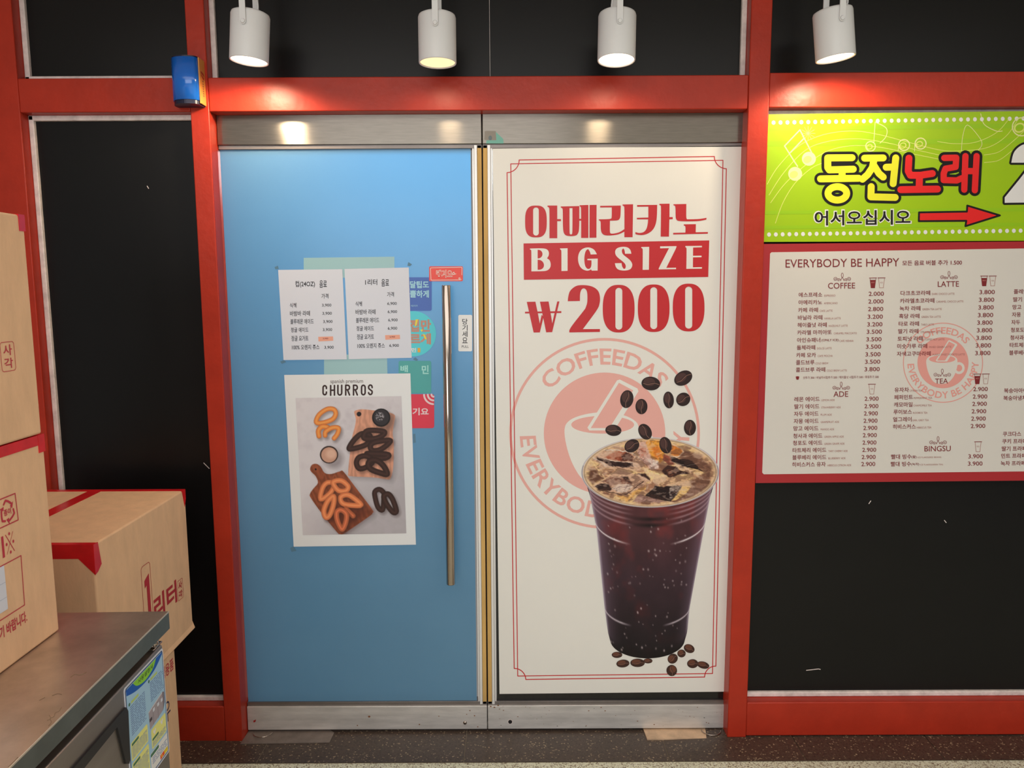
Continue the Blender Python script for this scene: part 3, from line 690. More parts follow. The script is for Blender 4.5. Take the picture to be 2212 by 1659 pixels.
    pp([(1080, 750), (1250, 700), (1550, 690), (1640, 740), (1660, 820), (1400, 805), (1200, 805)], (212, 172, 134), 14, 1, 0.25)
    pp([(1130, 830), (1300, 840), (1540, 815), (1480, 950), (1380, 1060), (1150, 1035), (1000, 980)], (34, 21, 22), 9)
    pp([(1370, 835), (1540, 815), (1480, 950), (1380, 1055), (1350, 960)], (176, 160, 154), 10, 0.8, 0.95)
    pp([(1550, 820), (1690, 830), (1600, 950), (1440, 1045), (1400, 1045)], (228, 186, 122), 16)
    pp([(900, 940), (1000, 985), (1200, 1040), (1350, 1065), (1150, 1075), (800, 1070)], (164, 126, 120), 18, 0.9)
    m_ = fbm(X / 22 + wx * 4, Y / 18, 91); m2 = fbm(X / 90 + wx * 4, Y / 50 + n * 3, 95, 2); P.c = P.c * (0.84 + 0.32 * m_)[..., None]; P.mix(np.clip((m2 - 0.60) * 7, 0, 0.4), (222, 196, 178)); P.mix(np.clip((0.42 - m2) * 7, 0, 0.45), (84, 54, 46))
    rr = (r + 0 * th)
    P.mix(np.clip((rr - 0.90) * 18, 0, 0.75), (232, 204, 162))
    P.mix(np.exp(-((rr - 0.955) / 0.012) ** 2) * 0.5, (120, 96, 92)); P.mix(np.clip((rr - 0.965) * 60, 0, 1), (212, 208, 214)); P.mix(np.exp(-((rr - 0.988) / 0.006) ** 2) * (0.25 + 0.45 * (np.sin(th) > -0.2)), (96, 86, 98))
    picture('drink_picture', lambda x, y: W_(1250 + x / S, 930 + y / S), NW, 0.0007, X, Y, P.c, printm, po, wrap=True)
cup_top()
bd, bm_, bl_ = ink(42, 28, 28), ink(70, 46, 44), ink(132, 96, 84)
def bean(f, cx, cy, rx, ry, a, S, brown=False):
    ox, oy, sc = S; x, y = ox + cx / sc, oy + cy / sc; rx /= sc; ry /= sc
    f.ell(x, y, rx, ry, ink(58, 36, 30) if brown else bd, 15, a); ca, sa = math.cos(math.radians(a)), math.sin(math.radians(a))
    T = lambda u, v: (x + ca * u * rx - sa * v * ry, y + sa * u * rx + ca * v * ry)
    f.poly([T(0.62 * math.cos(t) - 0.18, 0.62 * math.sin(t) - 0.22) for t in [2 * math.pi * j / 20 for j in range(20)]], ink(96, 58, 44) if brown else bm_, 16)
    pts = [(-0.85, 0.02), (-0.4, 0.12), (0, -0.02), (0.4, -0.12), (0.85, 0.02)]
    if ry > rx: pts = [(v, u) for u, v in pts]
    f.stroke([T(*p_) for p_ in spline(pts, 4)], max(1.0, min(rx, ry) * 0.16), bd, 17); f.stroke([T(p_[0] + 0.05, p_[1] + 0.05) for p_ in spline(pts, 4)], max(0.6, min(rx, ry) * 0.07), bl_, 18)
f = Flat(W_, NW)
for b_ in ((1218, 418, 78, 57, 5), (1488, 373, 80, 58, -30), (1018, 548, 55, 75, 10), (1140, 610, 50, 64, 0), (1366, 555, 44, 70, -5), (1488, 550, 60, 55, -30), (906, 808, 67, 47, 5), (1170, 820, 52, 70, -30), (1544, 786, 50, 66, 0), (1060, 937, 65, 52, -30), (1340, 932, 50, 70, -15)):
    bean(f, *b_, (1090, 720, 3.857))
for b_ in ((308, 1375, 38, 22, 0), (530, 1418, 32, 18, 0), (350, 1437, 47, 28, -5), (455, 1432, 52, 30, 0), (770, 1365, 30, 28, 0), (707, 1402, 38, 34, -40), (825, 1330, 40, 30, 25), (700, 1487, 40, 38, 80), (850, 1438, 40, 32, 0), (925, 1448, 45, 25, 15)):
    bean(f, *b_, (1240, 1000, 3.318), True)
f.build('bean_print', po)

# ------------------------------------------------------------------ papers and stickers on the blue door
YD = YG - 0.0004
def sheet(name, pts, m, lab, cat, k, group=None, th=0.0004):
    y = YG - k * 0.0008
    c = at(sum(p[0] for p in pts) / len(pts), max(p[1] for p in pts), Y=y)
    e = empty(name, c, lab, cat, group)
    q = [at(px, py, Y=y) for px, py in pts]
    MB().prism([(a[0], a[2]) for a in q], 'y', y, y + th, m).build('paper' if 'stick' not in name else 'backing', e)
    return e, wall(y - 0.0002)
pale = mat('pale_green_film', cc(140, 178, 184), 0.4)
sheet('backing_sheet', [(656, 557), (852, 554.5), (852, 600), (656, 600)], pale, 'pale green sheet showing above the two white price sheets', 'sheet', 1)
sheet('backing_sheet', [(700, 766), (836, 766), (837, 815), (700, 815)], pale, 'pale green sheet showing between the price sheets and the churros poster', 'sheet', 1)
B2 = (590, 540, 5.0273)
blk = ink(34, 32, 38); tealt = ink(66, 168, 176)
# blue sticker
e, W2_ = sheet('sticker', rrect(838, 599, 932.5, 671.5, 4), mat('sticker_blue', cc(56, 92, 170), 0.4), 'blue square sticker half hidden by the right price sheet, under the red one', 'sticker', 2, 'app stickers on the blue door')
f = Flat(W2_, NW); lb = ink(150, 196, 222); f.text('달팁도', 885.5, 607, 926.5, 622.5, lb, 1, 0.03); f.text('쁠하게', 885.5, 627, 926.5, 643, lb, 1, 0.03); f.text('배달의민족', 888, 658.5, 902, 662.5, lb, 1); f.build('lettering', e)
# round cyan sticker
e, W2_ = sheet('sticker', ellp(893, 721, 49, 49, 0, 48), mat('sticker_cyan', cc(64, 186, 200), 0.35), 'round turquoise sticker with brownish letters beside the right price sheet', 'sticker', 2.3, 'app stickers on the blue door')
f = Flat(W2_, NW); br = ink(176, 132, 120); ye = ink(236, 200, 70)
f.text('집만', 884.5, 690, 931, 717, br, 1, 0.045); f.text('르게', 884.5, 720, 931, 744, br, 1, 0.045); f.poly([(898, 690), (903, 690), (900, 702), (896, 706)], ye, 2); f.poly([(913, 721), (918, 723), (922, 733), (918, 733)], ye, 2); f.poly([(908, 712), (914, 712), (911, 717)], ye, 2)
f.text('민', 889, 751.5, 899, 761, ink(240, 240, 240), 1, 0.03); f.text('1', 902, 751.5, 908, 761, ink(236, 160, 60), 1, 0.06); f.build('lettering', e)
# green sticker
e, W2_ = sheet('sticker', rrect(861, 779.5, 931.5, 850, 4), mat('sticker_green', cc(64, 150, 150), 0.4), 'green square sticker between the round turquoise and the red lower sticker', 'sticker', 2, 'app stickers on the blue door')
f = Flat(W2_, NW); gl_ = ink(150, 204, 200); f.text('배', 865, 789, 881, 804, gl_, 1, 0.03); f.text('민', 911, 789, 926, 808, gl_, 1, 0.03); f.build('lettering', e)
# lower red sticker
e, W2_ = sheet('sticker', rrect(862, 851.5, 938, 925, 5), mat('sticker_crimson', cc(200, 40, 66), 0.4), 'crimson sticker with white rings at its corner, right of the churros poster', 'sticker', 2, 'app stickers on the blue door')
f = Flat(W2_, NW); pk = ink(232, 190, 196); f.text('기요', 891, 881, 926, 897, pk, 1, 0.03)
for r_ in (21, 13, 5): f.stroke([(937 + r_ * math.cos(math.radians(t)), 852 - r_ * math.sin(math.radians(t))) for t in range(182, 272, 6)], 4, pk, 1)
f.build('lettering', e)
# two price sheets
ROWS = [('식혜', 182, 253, 575, 628), ('바밤바 라떼', 183, 400, 662, 718), ('블루레몬 에이드', 188, 440, 750, 806), ('정글 에이드', 193, 383, 842, 895), ('정글 요거트', 198, 383, 932, 990)]
ox2 = (0, 0, 0, 0, 0)
def price_sheet(pts, title, dx, dy, price, plist, lab, last):
    e, Wp = sheet('price_sheet', pts, white_paper, lab, 'price list', 3.2, 'white price sheets on the blue door')
    f = Flat(Wp, NW); C = lambda x, y: (B2[0] + x / B2[2], B2[1] + y / B2[2])
    def tx(t, a, y0, b_, y1, bold=0.01, m=blk, k=1):
        p0, p1 = C(a, y0), C(b_, y1); f.text(t, p0[0], p0[1], p1[0], p1[1], m, k, bold, slope=-0.012)
    for t in title: tx(*t)
    for i, (t, a, b_, y0, y1) in enumerate(ROWS):
        tx(t, a + dx[i], y0 + dy[i], b_ + dx[i], y1 + dy[i])
        px, py = plist[i]
        if i < 4: tx(price, px, py, px + 102, py + 36, 0.008)
        else:
            q = [C(px, py), C(px + 160, py - 4), C(px + 163, py + 42), C(px + 3, py + 50)]; f.poly(q, ink(240, 152, 132), 1); tx(price, px + 50, py + 12, px + 108, py + 28, 0.02, ink(120, 34, 44), 2)
    tx(*last[0]); tx(*last[1])
    f.build('lettering', e)
price_sheet([(600.8, 583), (739.6, 581.5), (749, 776.3), (612.5, 777.8)],
    [('컵(24OZ)', 240, 336, 455, 412, 0.012), ('음료', 503, 330, 583, 410, 0.012), ('가격', 525, 474, 600, 528, 0.01)], (0,) * 5, (0,) * 5, '3,900',
    [(530, 584), (535, 673), (543, 762), (539, 850), (490, 943)], 'left white sheet of handwritten style prices, all 3,900', [('100% 오렌지 쥬스', 205, 1030, 503, 1084), ('3,900', 556, 1042, 658, 1078)])
price_sheet([(744.2, 581), (883, 577.8), (889.3, 772.8), (753.5, 776)],
    [('1리터', 1000, 318, 1130, 382, 0.012), ('음료', 1176, 316, 1258, 396, 0.012), ('가격', 1238, 456, 1312, 510, 0.01)], (712, 712, 712, 712, 712), (-16, -16, -14, -15, -17), '6,900',
    [(1240, 566), (1244, 655), (1250, 745), (1245, 835), (1216, 925)], 'right white sheet of handwritten style prices, all 6,900', [('100% 오렌지 쥬스', 915, 1014, 1212, 1068), ('6,900', 1262, 1022, 1366, 1058)])
# churros poster
e, Wp = sheet('churros_poster', [(613.8, 810), (886.5, 806.5), (898.5, 1176.6), (634.3, 1181)], warm_paper, 'white poster headed CHURROS with a food photo, below the price sheets', 'poster', 4)
C3 = (600, 790, 4.1484); f = Flat(Wp, NW); C = lambda x, y: (C3[0] + x / C3[2], C3[1] + y / C3[2])
dkb = ink(52, 34, 34)
def tx3(t, a, y0, b_, y1, bold=0.0, m=dkb, k=3): p0, p1 = C(a, y0), C(b_, y1); f.text(t, p0[0], p0[1], p1[0], p1[1], m, k, bold, slope=-0.012)
tx3('spanish premium', 472, 122, 764, 168, 0.0, ink(92, 78, 76))
def ch(pts, closed=False): f.stroke([C(*q) for q in pts], 3.4, dkb, 3, closed)
xs_ = (400, 468, 532, 602, 672, 738, 806)
def arcs(cx, cy, rx, ry, a, b_, n=10): return [(cx + rx * math.cos(math.radians(a + (b_ - a) * j / n)), cy + ry * math.sin(math.radians(a + (b_ - a) * j / n))) for j in range(n + 1)]
ch(arcs(421, 197, 15, 18, 0, -180) + arcs(421, 242, 15, 18, 180, 0)); ch([(436, 197), (436, 204)]); ch([(436, 236), (436, 242)])
ch([(474, 178), (474, 264)]); ch([(508, 177), (508, 263)]); ch([(474, 220), (508, 219)])
ch([(539, 176), (539, 243)] + arcs(556, 243, 17, 19, 180, 0) + [(573, 175)])
for x in (609, 679): ch([(x, 262), (x, 175), (x + 18, 175)] + arcs(x + 18, 195, 16, 20, -90, 90) + [(x, 215)]); ch([(x + 16, 216), (x + 34, 262)])
ch(arcs(767, 195, 16, 20, 0, -180) + arcs(767, 240, 16, 20, 180, 0), True)
ch(arcs(830, 193, 16, 20, 10, -180) + [(816, 205), (845, 228)] + arcs(830, 238, 16, 20, -10, 170))
tx3('초코 쿠키맛', 805, 1036, 968, 1066, 0.004); tx3('시나몬맛', 248, 1332, 366, 1362, 0.004)
f.build('lettering', e)
def churros():
    h, wd = 300, 236; s, t = np.meshgrid(np.linspace(0, 1, wd), np.linspace(0, 1, h))
    q = [np.array(p_, float) for p_ in ((160, 290), (1108, 272), (1152, 1502), (225, 1518))]
    X = (q[0][0] * (1 - s) + q[1][0] * s) * (1 - t) + (q[3][0] * (1 - s) + q[2][0] * s) * t; Y = (q[0][1] * (1 - s) + q[1][1] * s) * (1 - t) + (q[3][1] * (1 - s) + q[2][1] * s) * t
    P = Paint(X, Y, (206, 202, 208)); n = fbm(X / 90, Y / 90, 2)
    P.mix(np.clip((X + Y - 1300) / 1500, 0, 0.6), (150, 146, 152)); P.mix(np.clip((n - 0.45) * 2, 0, 0.5), (184, 178, 186)); P.mix(np.clip((500 - X) / 900, 0, 0.35), (226, 222, 226))
    def shadow(pts, dx=26, dy=26, a=0.35): P.poly([(x + dx, y + dy) for x, y in pts], (104, 98, 104), 46, a)
    def wood(pts, col, gx, gy, amp):
        shadow(pts); g_ = 0.5 + 0.5 * np.sin((X * gx + Y * gy) / 9 + fbm(X / 60, Y / 200, 9) * 16); a = P.sd(pts)
        c = np.array(col) * (1 - amp + amp * 2 * (g_ * 0.6 + 0.4 * n))[..., None]; P.mix(np.clip(a / 4 + 0.5, 0, 1), c)
    w1 = spline([(690, 405), (750, 390), (860, 400), (1000, 420), (1045, 440), (1050, 470), (1030, 600), (1040, 700), (1035, 900), (1010, 1010), (960, 1015), (850, 1000), (650, 990), (632, 960), (640, 850), (665, 650), (690, 550), (700, 480), (688, 430)], 3, True)
    wood(w1, (202, 146, 122), 1.0, 0.05, 0.10); P.ell(728, 433, 21, 21, (40, 32, 34))
    w2 = spline([(290, 920), (310, 885), (350, 880), (385, 905), (420, 960), (480, 970), (560, 945), (590, 950), (690, 1080), (845, 1285), (848, 1320), (820, 1350), (600, 1500), (560, 1508), (530, 1490), (400, 1330), (300, 1190), (288, 1150), (320, 1100), (360, 1050), (340, 990), (300, 950)], 3, True)
    wood(w2, (138, 76, 52), 0.8, -0.62, 0.16); P.poly([(560, 1180), (845, 1300), (590, 1500), (450, 1380)], (84, 42, 34), 90, 0.6); P.ell(340, 928, 9, 9, (40, 26, 24))
    P.ell(960, 500, 86, 86, (70, 60, 60), 50, 0.5); P.ell(927, 465, 82, 82, (28, 26, 28)); P.ell(927, 463, 70, 70, (52, 48, 52)); P.mix(np.clip((fbm(X / 7, Y / 7, 17) - 0.5) * 6, 0, 0.85) * np.clip((46 - np.hypot(X - 912, Y - 455)) / 14, 0, 1), (200, 196, 204))
    P.ell(500, 830, 88, 84, (110, 100, 104), 50, 0.5); P.ell(460, 797, 82, 79, (54, 40, 38)); P.ell(460, 799, 70, 68, (196, 152, 132)); P.ell(478, 790, 44, 40, (222, 184, 164), 30, 0.8)
    def churro(pts, wd, col, closed=True):
        pts = spline(pts, 4, closed); wd *= 1.42; P.line([(x + 14, y + 16) for x, y in pts], wd * 1.1, (50, 36, 36), 30, 0.35, closed)
        col = np.array(col, float)
        def sh(d): 
            r = 0.78 + 0.3 * np.cos(d * 7.5); return np.clip(col * (1.08 - 0.42 * d ** 2)[..., None] * (0.86 + 0.2 * r)[..., None], 0, 255)
        P.line(pts, wd, sh, 4, 1, closed)
    ck = (62, 42, 38); og = (238, 142, 74); cn = (228, 132, 86)
    for pts, wd in (([(640, 735), (680, 670), (740, 615), (800, 610), (830, 640), (800, 700), (730, 730), (660, 745)], 34), ([(770, 640), (790, 590), (850, 578), (950, 590), (945, 620), (880, 650), (800, 655)], 34), ([(830, 720), (870, 685), (1000, 668), (990, 700), (920, 750), (850, 760)], 34), ([(800, 790), (900, 790), (990, 800), (960, 825), (850, 820)], 38), ([(705, 870), (730, 820), (800, 810), (850, 860), (790, 910), (730, 920)], 34), ([(810, 890), (830, 850), (890, 850), (950, 900), (980, 970), (920, 960), (840, 930)], 36), ([(870, 1130), (910, 1108), (950, 1140), (950, 1200), (940, 1290), (900, 1270), (875, 1190)], 32), ([(950, 1170), (990, 1150), (1030, 1200), (1062, 1300), (1030, 1310), (970, 1230)], 34)):
        churro(pts, wd, ck)
    churro([(345, 505), (370, 440), (440, 390), (500, 390), (520, 430), (490, 480), (400, 512)], 30, og)
    churro([(370, 630), (365, 580), (400, 545), (450, 555), (440, 575)], 32, og, False); churro([(425, 625), (430, 590), (490, 555), (545, 560), (535, 610), (505, 650)], 30, og, False)
    for pts, wd in (([(385, 1195), (400, 1100), (440, 1050), (490, 1050), (500, 1090), (460, 1150)], 32), ([(500, 1040), (570, 1030), (630, 1080), (610, 1120), (550, 1120), (510, 1080)], 34), ([(560, 1190), (590, 1160), (650, 1165), (745, 1245), (660, 1250), (585, 1235)], 34), ([(420, 1340), (415, 1290), (450, 1210), (500, 1170), (500, 1240), (470, 1330), (440, 1360)], 34)):
        churro(pts, wd, cn)
    churro([(610, 1285), (675, 1345)], 34, (190, 104, 70), False); churro([(530, 1370), (530, 1310), (570, 1292), (615, 1330), (610, 1400), (580, 1465), (552, 1430)], 34, (196, 108, 74))
    picture('food_picture', lambda x, y: Wp(*C(x, y)), NW, 0.0004, X, Y, P.c, printm, e)
churros()
# red sticker over the handle, PULL sticker, tape bits
e, Wp = sheet('sticker', rrect(927, 575.2, 1000, 607.5, 3), mat('sticker_red', cc(224, 56, 36), 0.35), 'small red oblong sticker right above the steel door handle', 'sticker', 3)
f = Flat(Wp, NW); wp = ink(238, 214, 206); f.stroke([(997.5, 594), (997.8, 578.2), (996, 577.3), (931, 578.6), (930, 580), (931, 604), (932, 605.2), (994, 604.6), (996.5, 603.5)], 1.0, wp, 1); f.ell(992.5, 601.5, 2, 2, wp, 1, hole=0.5)
f.text('땡겨요', 942, 583, 977, 600, wp, 1, 0.04); f.text('땡겨요', 942.8, 584, 976.2, 599, ink(224, 56, 36), 2, 0.0); f.stroke(spline([(976, 593), (980, 588), (982, 592), (978, 593.5), (985, 591.5)], 4), 1.2, wp, 1); f.build('lettering', e)
e, Wp = sheet('sticker', rrect(990, 680.2, 1019.8, 759, 3), mat('sticker_white', cc(232, 228, 222), 0.35), 'white upright sticker reading PULL right of the door handle', 'sticker', 3)
f = Flat(Wp, NW)
for i, c in enumerate('당기세요'): f.text(c, 998.5, 688.5 + i * 13.4, 1010, 701 + i * 13.4, blk, 1, 0.008)
f.text('PULL', 997.5, 746, 1012.5, 751.5, blk, 1); f.build('lettering', e)
td = mat('dark_tape', cc(78, 116, 140), 0.5)
for i, (pts, lab) in enumerate((([(882, 566), (890, 571), (886, 575), (880, 574)], 'dark tape scrap above the corner of the right price sheet'), ([(593, 577), (600, 574), (602, 581), (595, 582)], 'dark tape scrap at the top left corner of the left price sheet'),
        ([(892, 776), (897, 772), (903, 777), (900, 780)], 'dark tape scrap just above the green sticker'), ([(892, 938), (897, 937), (898, 956), (893, 957)], 'dark tape strip under the crimson sticker'), ([(627, 1184), (634, 1180), (640, 1190), (630, 1192)], 'dark tape scrap at the bottom left corner of the churros poster'), ([(605, 781), (613, 778), (618, 782), (609, 786)], 'dark tape scrap under the left price sheet'))):
    y = YG - 0.0012; q = [at(*p_, Y=y) for p_ in pts]
    tag(MB().prism([(a[0], a[2]) for a in q], 'y', y, YG, td).build('tape_scrap'), lab, 'tape', 'tape scraps on the blue door')

# ------------------------------------------------------------------ green karaoke banner
YB = -0.034
gq = [(1660.5, 247), (2330, 238.5), (2330, 519.5), (1647.8, 522.6)]
e = empty('banner', at(1990, 521, Y=YB), 'lime green banner with yellow and red letters and a red arrow', 'sign')
gm = mat('lime_vinyl', cc(146, 184, 4), 0.3, noise=(1.2, 0.05)); q = [at(*p_, Y=YB) for p_ in gq]
MB().prism([(a[0], a[2]) for a in q], 'y', YB, YB + 0.006, gm).build('sheet', e)
Wb = wall(YB - 0.0003); B5 = (1640, 230, 3.867); C = lambda x, y: (B5[0] + x / B5[2], B5[1] + y / B5[2])
f = Flat(Wb, NW); band_ = mat('lime_band', cc(138, 184, 14), 0.3)
for y0, y1 in ((158, 196), (282, 322), (862, 892), (988, 1016)): f.poly([C(60, y0 + 10), C(2600, y0 - 22), C(2600, y1 - 22), C(40, y1 + 10)], band_, 0.5)
f.build('stripes', e)
f = Flat(Wb, NW); dot = ink(238, 240, 216)
for i in range(42):
    x = 120 + i * 58.0; f.ell(*C(x, 135 - (x - 120) * 0.0165), 4.2, 4.6, dot, 1, n=20); x = 82 + i * 56.8; f.ell(*C(x, 1070 - (x - 82) * 0.0155), 4.2, 4.6, dot, 1, n=20)
f.build('dot_print', e)
f = Flat(Wb, NW); nl = mat('lime_line', cc(204, 226, 110), 0.3); nh = mat('note_white', cc(214, 230, 150), 0.3)
S_ = lambda pts, wd=1.3, m=nl, k=1: f.stroke([C(*p_) for p_ in spline(pts, 8)], wd, m, k)
S_([(66, 650), (160, 500), (330, 330), (540, 235), (780, 205), (1000, 235), (1250, 300), (1500, 362), (1660, 372), (1900, 345), (2060, 250), (2160, 110)])
S_([(82, 740), (200, 560), (380, 370), (560, 295), (800, 270), (1050, 300), (1300, 360), (1500, 405)]); S_([(95, 805), (220, 640), (400, 480), (580, 370), (780, 328), (1000, 340), (1300, 400), (1500, 440)])
S_([(135, 975), (200, 800), (300, 640), (430, 520), (520, 475)]); S_([(1490, 292), (1620, 310), (1800, 300), (1980, 220), (2090, 100)]); S_([(1880, 405), (2000, 380), (2120, 290), (2260, 160)]); S_([(1880, 468), (2000, 450), (2110, 370)])
for pts, wd in (([(320, 500), (300, 470), (212, 330), (340, 195), (440, 390)], 2.6), ([(255, 390), (370, 270)], 2.6), ([(968, 130), (958, 300)], 1.3), ([(968, 130), (1060, 180), (1060, 250), (1010, 305)], 1.6), ([(1165, 330), (1160, 370)], 1.2), ([(1300, 310), (1297, 375)], 1.2), ([(1690, 370), (1700, 250), (1740, 155), (1840, 260), (1860, 320), (1830, 365)], 1.2), ([(1850, 60), (1880, 150), (1980, 205), (2030, 205)], 1.6)):
    f.stroke([C(*p_) for p_ in (pts if wd == 2.6 else spline(pts, 5))], wd, nh, 1)
for x, y, r_, hl in ((300, 563, 58, 0), (415, 437, 58, 0), (930, 333, 44, 0.82), (1210, 322, 50, 0.82), (1348, 310, 50, 0.82), (2190, 170, 80, 0.88)):
    f.ell(*C(x, y), r_ / 3.867, r_ / 3.867, nh, 1.5, hole=hl)
    f.ell(*C(x - r_ * 0.2, y + r_ * 0.1), r_ * 0.62 / 3.867, r_ * 0.5 / 3.867, nl, 2, a=-25, hole=0.7 if hl else 0)
for a in range(0, 180, 30): f.stroke([C(408 - 60 * math.cos(math.radians(a)), 225 - 60 * math.sin(math.radians(a))), C(408 + 60 * math.cos(math.radians(a)), 225 + 60 * math.sin(math.radians(a)))], 1.0, nl, 1)
f.build('music_notes', e)
f = Flat(Wb, NW); bk = ink(20, 18, 18); yl = mat('print_yellow', cc(250, 216, 40), 0.3); rd = mat('print_red', cc(222, 30, 30), 0.3); wh = mat('print_white', cc(226, 226, 222), 0.3)
def glyph(strokes, m, wd, k, ob=46):
    for st in strokes:
        cl = st[0] == st[-1] and len(st) > 3; pts = [C(*p_) for p_ in (spline(st[:-1], 6, True) if cl else st)]
        f.stroke(pts, (wd + ob) / B5[2], bk, k, cl); f.stroke(pts, wd / B5[2], m, k + 6, cl)
ringp = [(652 + 78 * math.cos(t), 726 + 56 * math.sin(t)) for t in [2 * math.pi * j / 12 for j in range(12)]]
glyph([[(572, 430), (775, 428)], [(572, 430), (572, 510), (585, 530), (785, 524)], [(692, 530), (692, 600)], [(512, 605), (830, 600)], ringp + [ringp[0]]], yl, 58, 3)
glyph([[(880, 432), (1035, 430)], [(960, 435), (945, 510), (905, 570), (862, 608)], [(962, 500), (1000, 560), (1035, 590)], [(1140, 430), (1118, 645)], [(1060, 508), (1120, 506)], [(935, 670), (932, 755), (1135, 760)]], yl, 58, 3)
glyph([[(1250, 432), (1244, 540), (1262, 575), (1345, 575), (1445, 560)], [(1338, 590), (1335, 680)], [(1182, 695), (1488, 690)]], rd, 58, 4)
glyph([[(1545, 430), (1645, 428), (1640, 505), (1555, 520), (1540, 560), (1540, 615), (1650, 618), (1690, 600)], [(1722, 415), (1712, 695)], [(1715, 540), (1790, 540)], [(1815, 415), (1800, 700)]], rd, 52, 4)
f.build('title_lettering', e)
f = Flat(Wb, NW); f.text('어서오십시오', *C(452, 862), *C(1274, 1006), wh, 2, 0.055, slope=-0.012); f.text('어서오십시오', *C(462, 872), *C(1264, 996), bk, 4, 0.02, slope=-0.012); f.build('greeting_lettering', e)
f = Flat(Wb, NW); A = [C(*p_) for p_ in ((1335, 885), (1735, 878), (1738, 828), (2010, 910), (1722, 1000), (1730, 955), (1333, 958))]
f.stroke(A, 4.2, bk, 3, True); f.poly(A, rd, 2.5); f.build('arrow_print', e)
f = Flat(Wb, NW); two = [C(*p_) for p_ in spline([(2105, 470), (2130, 380), (2200, 320), (2300, 310), (2390, 360), (2400, 450), (2340, 560), (2230, 690)], 5) + [(2420, 690), (2420, 800), (2050, 805), (2050, 760)] + spline([(2180, 600), (2260, 490), (2265, 430), (2230, 420), (2210, 470)], 4)]
f.stroke(two, 9, bk, 3, True); f.poly(two, wh, 6); f.build('number_lettering', e)

# ------------------------------------------------------------------ drinks menu board
YM = -0.038
e = empty('menu_board', at(1920, 1042, Y=YM), 'white drinks menu board with red frame and dark red lettering, below the green banner', 'menu board')
mr = mat('menu_red', cc(158, 36, 42), 0.36)
q = [at(*p_, Y=YM) for p_ in ((1648.3, 527), (2330, 520.5), (2330, 1037), (1632, 1043.5))]
MB().prism([(a[0], a[2]) for a in q], 'y', YM, YM + 0.02, mr).build('frame', e)
q = [at(*p_, Y=YM - 0.0004) for p_ in ((1663.5, 548), (1666.5, 545), (2326, 535), (2326, 1017), (1650, 1024.5), (1646.5, 1021))]
MB().prism([(a[0], a[2]) for a in q], 'y', YM - 0.0004, YM, board_white).build('panel', e)
Wm = wall(YM - 0.0007); M6 = (1680, 550, 5.925); M7 = (1930, 550, 5.883); M8 = (1640, 800, 3.867)
dr = mat('menu_ink', cc(116, 30, 34), 0.4); thin = mat('menu_thin_ink', cc(152, 98, 92), 0.4); mp = mat('menu_pink', cc(208, 144, 136), 0.4); MBG = mat('menu_ground', cc(200, 196, 190), 0.36)
f = Flat(Wm, NW); logo(f, 2037, 783.5, 86.5, mp, MBG, 1, 0.022); f.build('emblem', e)
K = 7
def T(f, S, t, x0, y0, x1, y1, m=dr, bold=0.0):
    ox, oy, sc = S; f.text(t, ox + x0 / sc, oy + y0 / sc, ox + x1 / sc, oy + y1 / sc, m, K, bold, slope=-0.012)
f = Flat(Wm, NW); T(f, M6, 'EVERYBODY BE HAPPY', 100, 62, 1555, 168, dr, 0.0); T(f, M7, '모든 음료 버블 추가 1.500', 112, 76, 870, 140, dr, 0.012); f.build('title_lettering', e)
def orn(f, cx, cy, s):
    Lx = lambda pts: [(cx + a * s, cy + b_ * s) for a, b_ in pts]
    f.stroke(Lx(ellp(0, -4.5, 2.2, 4.6, 0, 20)), 0.9, dr, K, True)
    for g_ in (-1, 1):
        f.stroke(Lx(spline([(g_ * 0.5, 0), (g_ * 2.2, 4.0), (g_ * 5, 7.0)], 4)), 0.9, dr, K)
        f.stroke(Lx(spline([(g_ * 3, 6.8), (g_ * 4.2, 4.5), (g_ * 8, 2.6), (g_ * 10.6, 5.2), (g_ * 8.4, 7.6), (g_ * 6.6, 5.6), (g_ * 8.6, 4.8)], 5)), 0.9, dr, K)
        f.stroke(Lx(spline([(g_ * 10.5, 3), (g_ * 14, 0.0), (g_ * 18.2, 2.4), (g_ * 16.6, 6.4), (g_ * 12.8, 6.0), (g_ * 13.2, 3.2), (g_ * 16, 4.0)], 5)), 0.9, dr, K)
def cup(f, x, y, hot):
    o = [(x, y), (x + 15.6, y), (x + 15.2, y + 1.2), (x + 14.2, y + 1.4), (x + 11.6, y + 21.6), (x + 3.6, y + 21.6), (x + 1.4, y + 1.4)]
    f.stroke(o[3:] , 0.8, dr if hot else thin, K, False); f.stroke([(x, y + 0.4), (x + 15.6, y + 0.2)], 1.4, dr, K)
    if hot: f.poly([(x + 1.9, y + 4.5), (x + 13.7, y + 4.5), (x + 11.4, y + 21.6), (x + 3.8, y + 21.6)], dr, K); f.text('HOT', x + 4.2, y + 8.6, x + 11.4, y + 11.2, mp, K + 1)
    else: f.text('ICE', x + 5, y + 8.8, x + 10.4, y + 11.6, thin, K + 1)
f = Flat(Wm, NW)
for S, x, y in ((M6, 826, 290), (M7, 705, 266), (M7, 620, 1506), (M8, 685, 132), (M8, 1494, 588)): orn(f, S[0] + x / S[2], S[1] + y / S[2], 1.0)
f.build('ornament', e)
f = Flat(Wm, NW)
for S, x, y, hot in ((M6, 1172, 298, 1), (M6, 1282, 297, 0), (M7, 1107, 271, 1), (M7, 1215, 271, 0), (M7, 1020, 1516, 1), (M7, 1127, 1515, 0), (M8, 911, 115, 0), (M8, 1798, 596, 0)): cup(f, S[0] + x / S[2], S[1] + y / S[2], hot)
x, y = M8[0] + 307 / M8[2], M8[1] + 51 / M8[2]; f.poly(spline([(x, y), (x + 6.6, y), (x + 6.6, y + 3), (x + 5.4, y + 6.6), (x + 1.2, y + 6.6), (x, y + 3)], 3, True), dr, K)
f.build('cup_print', e)
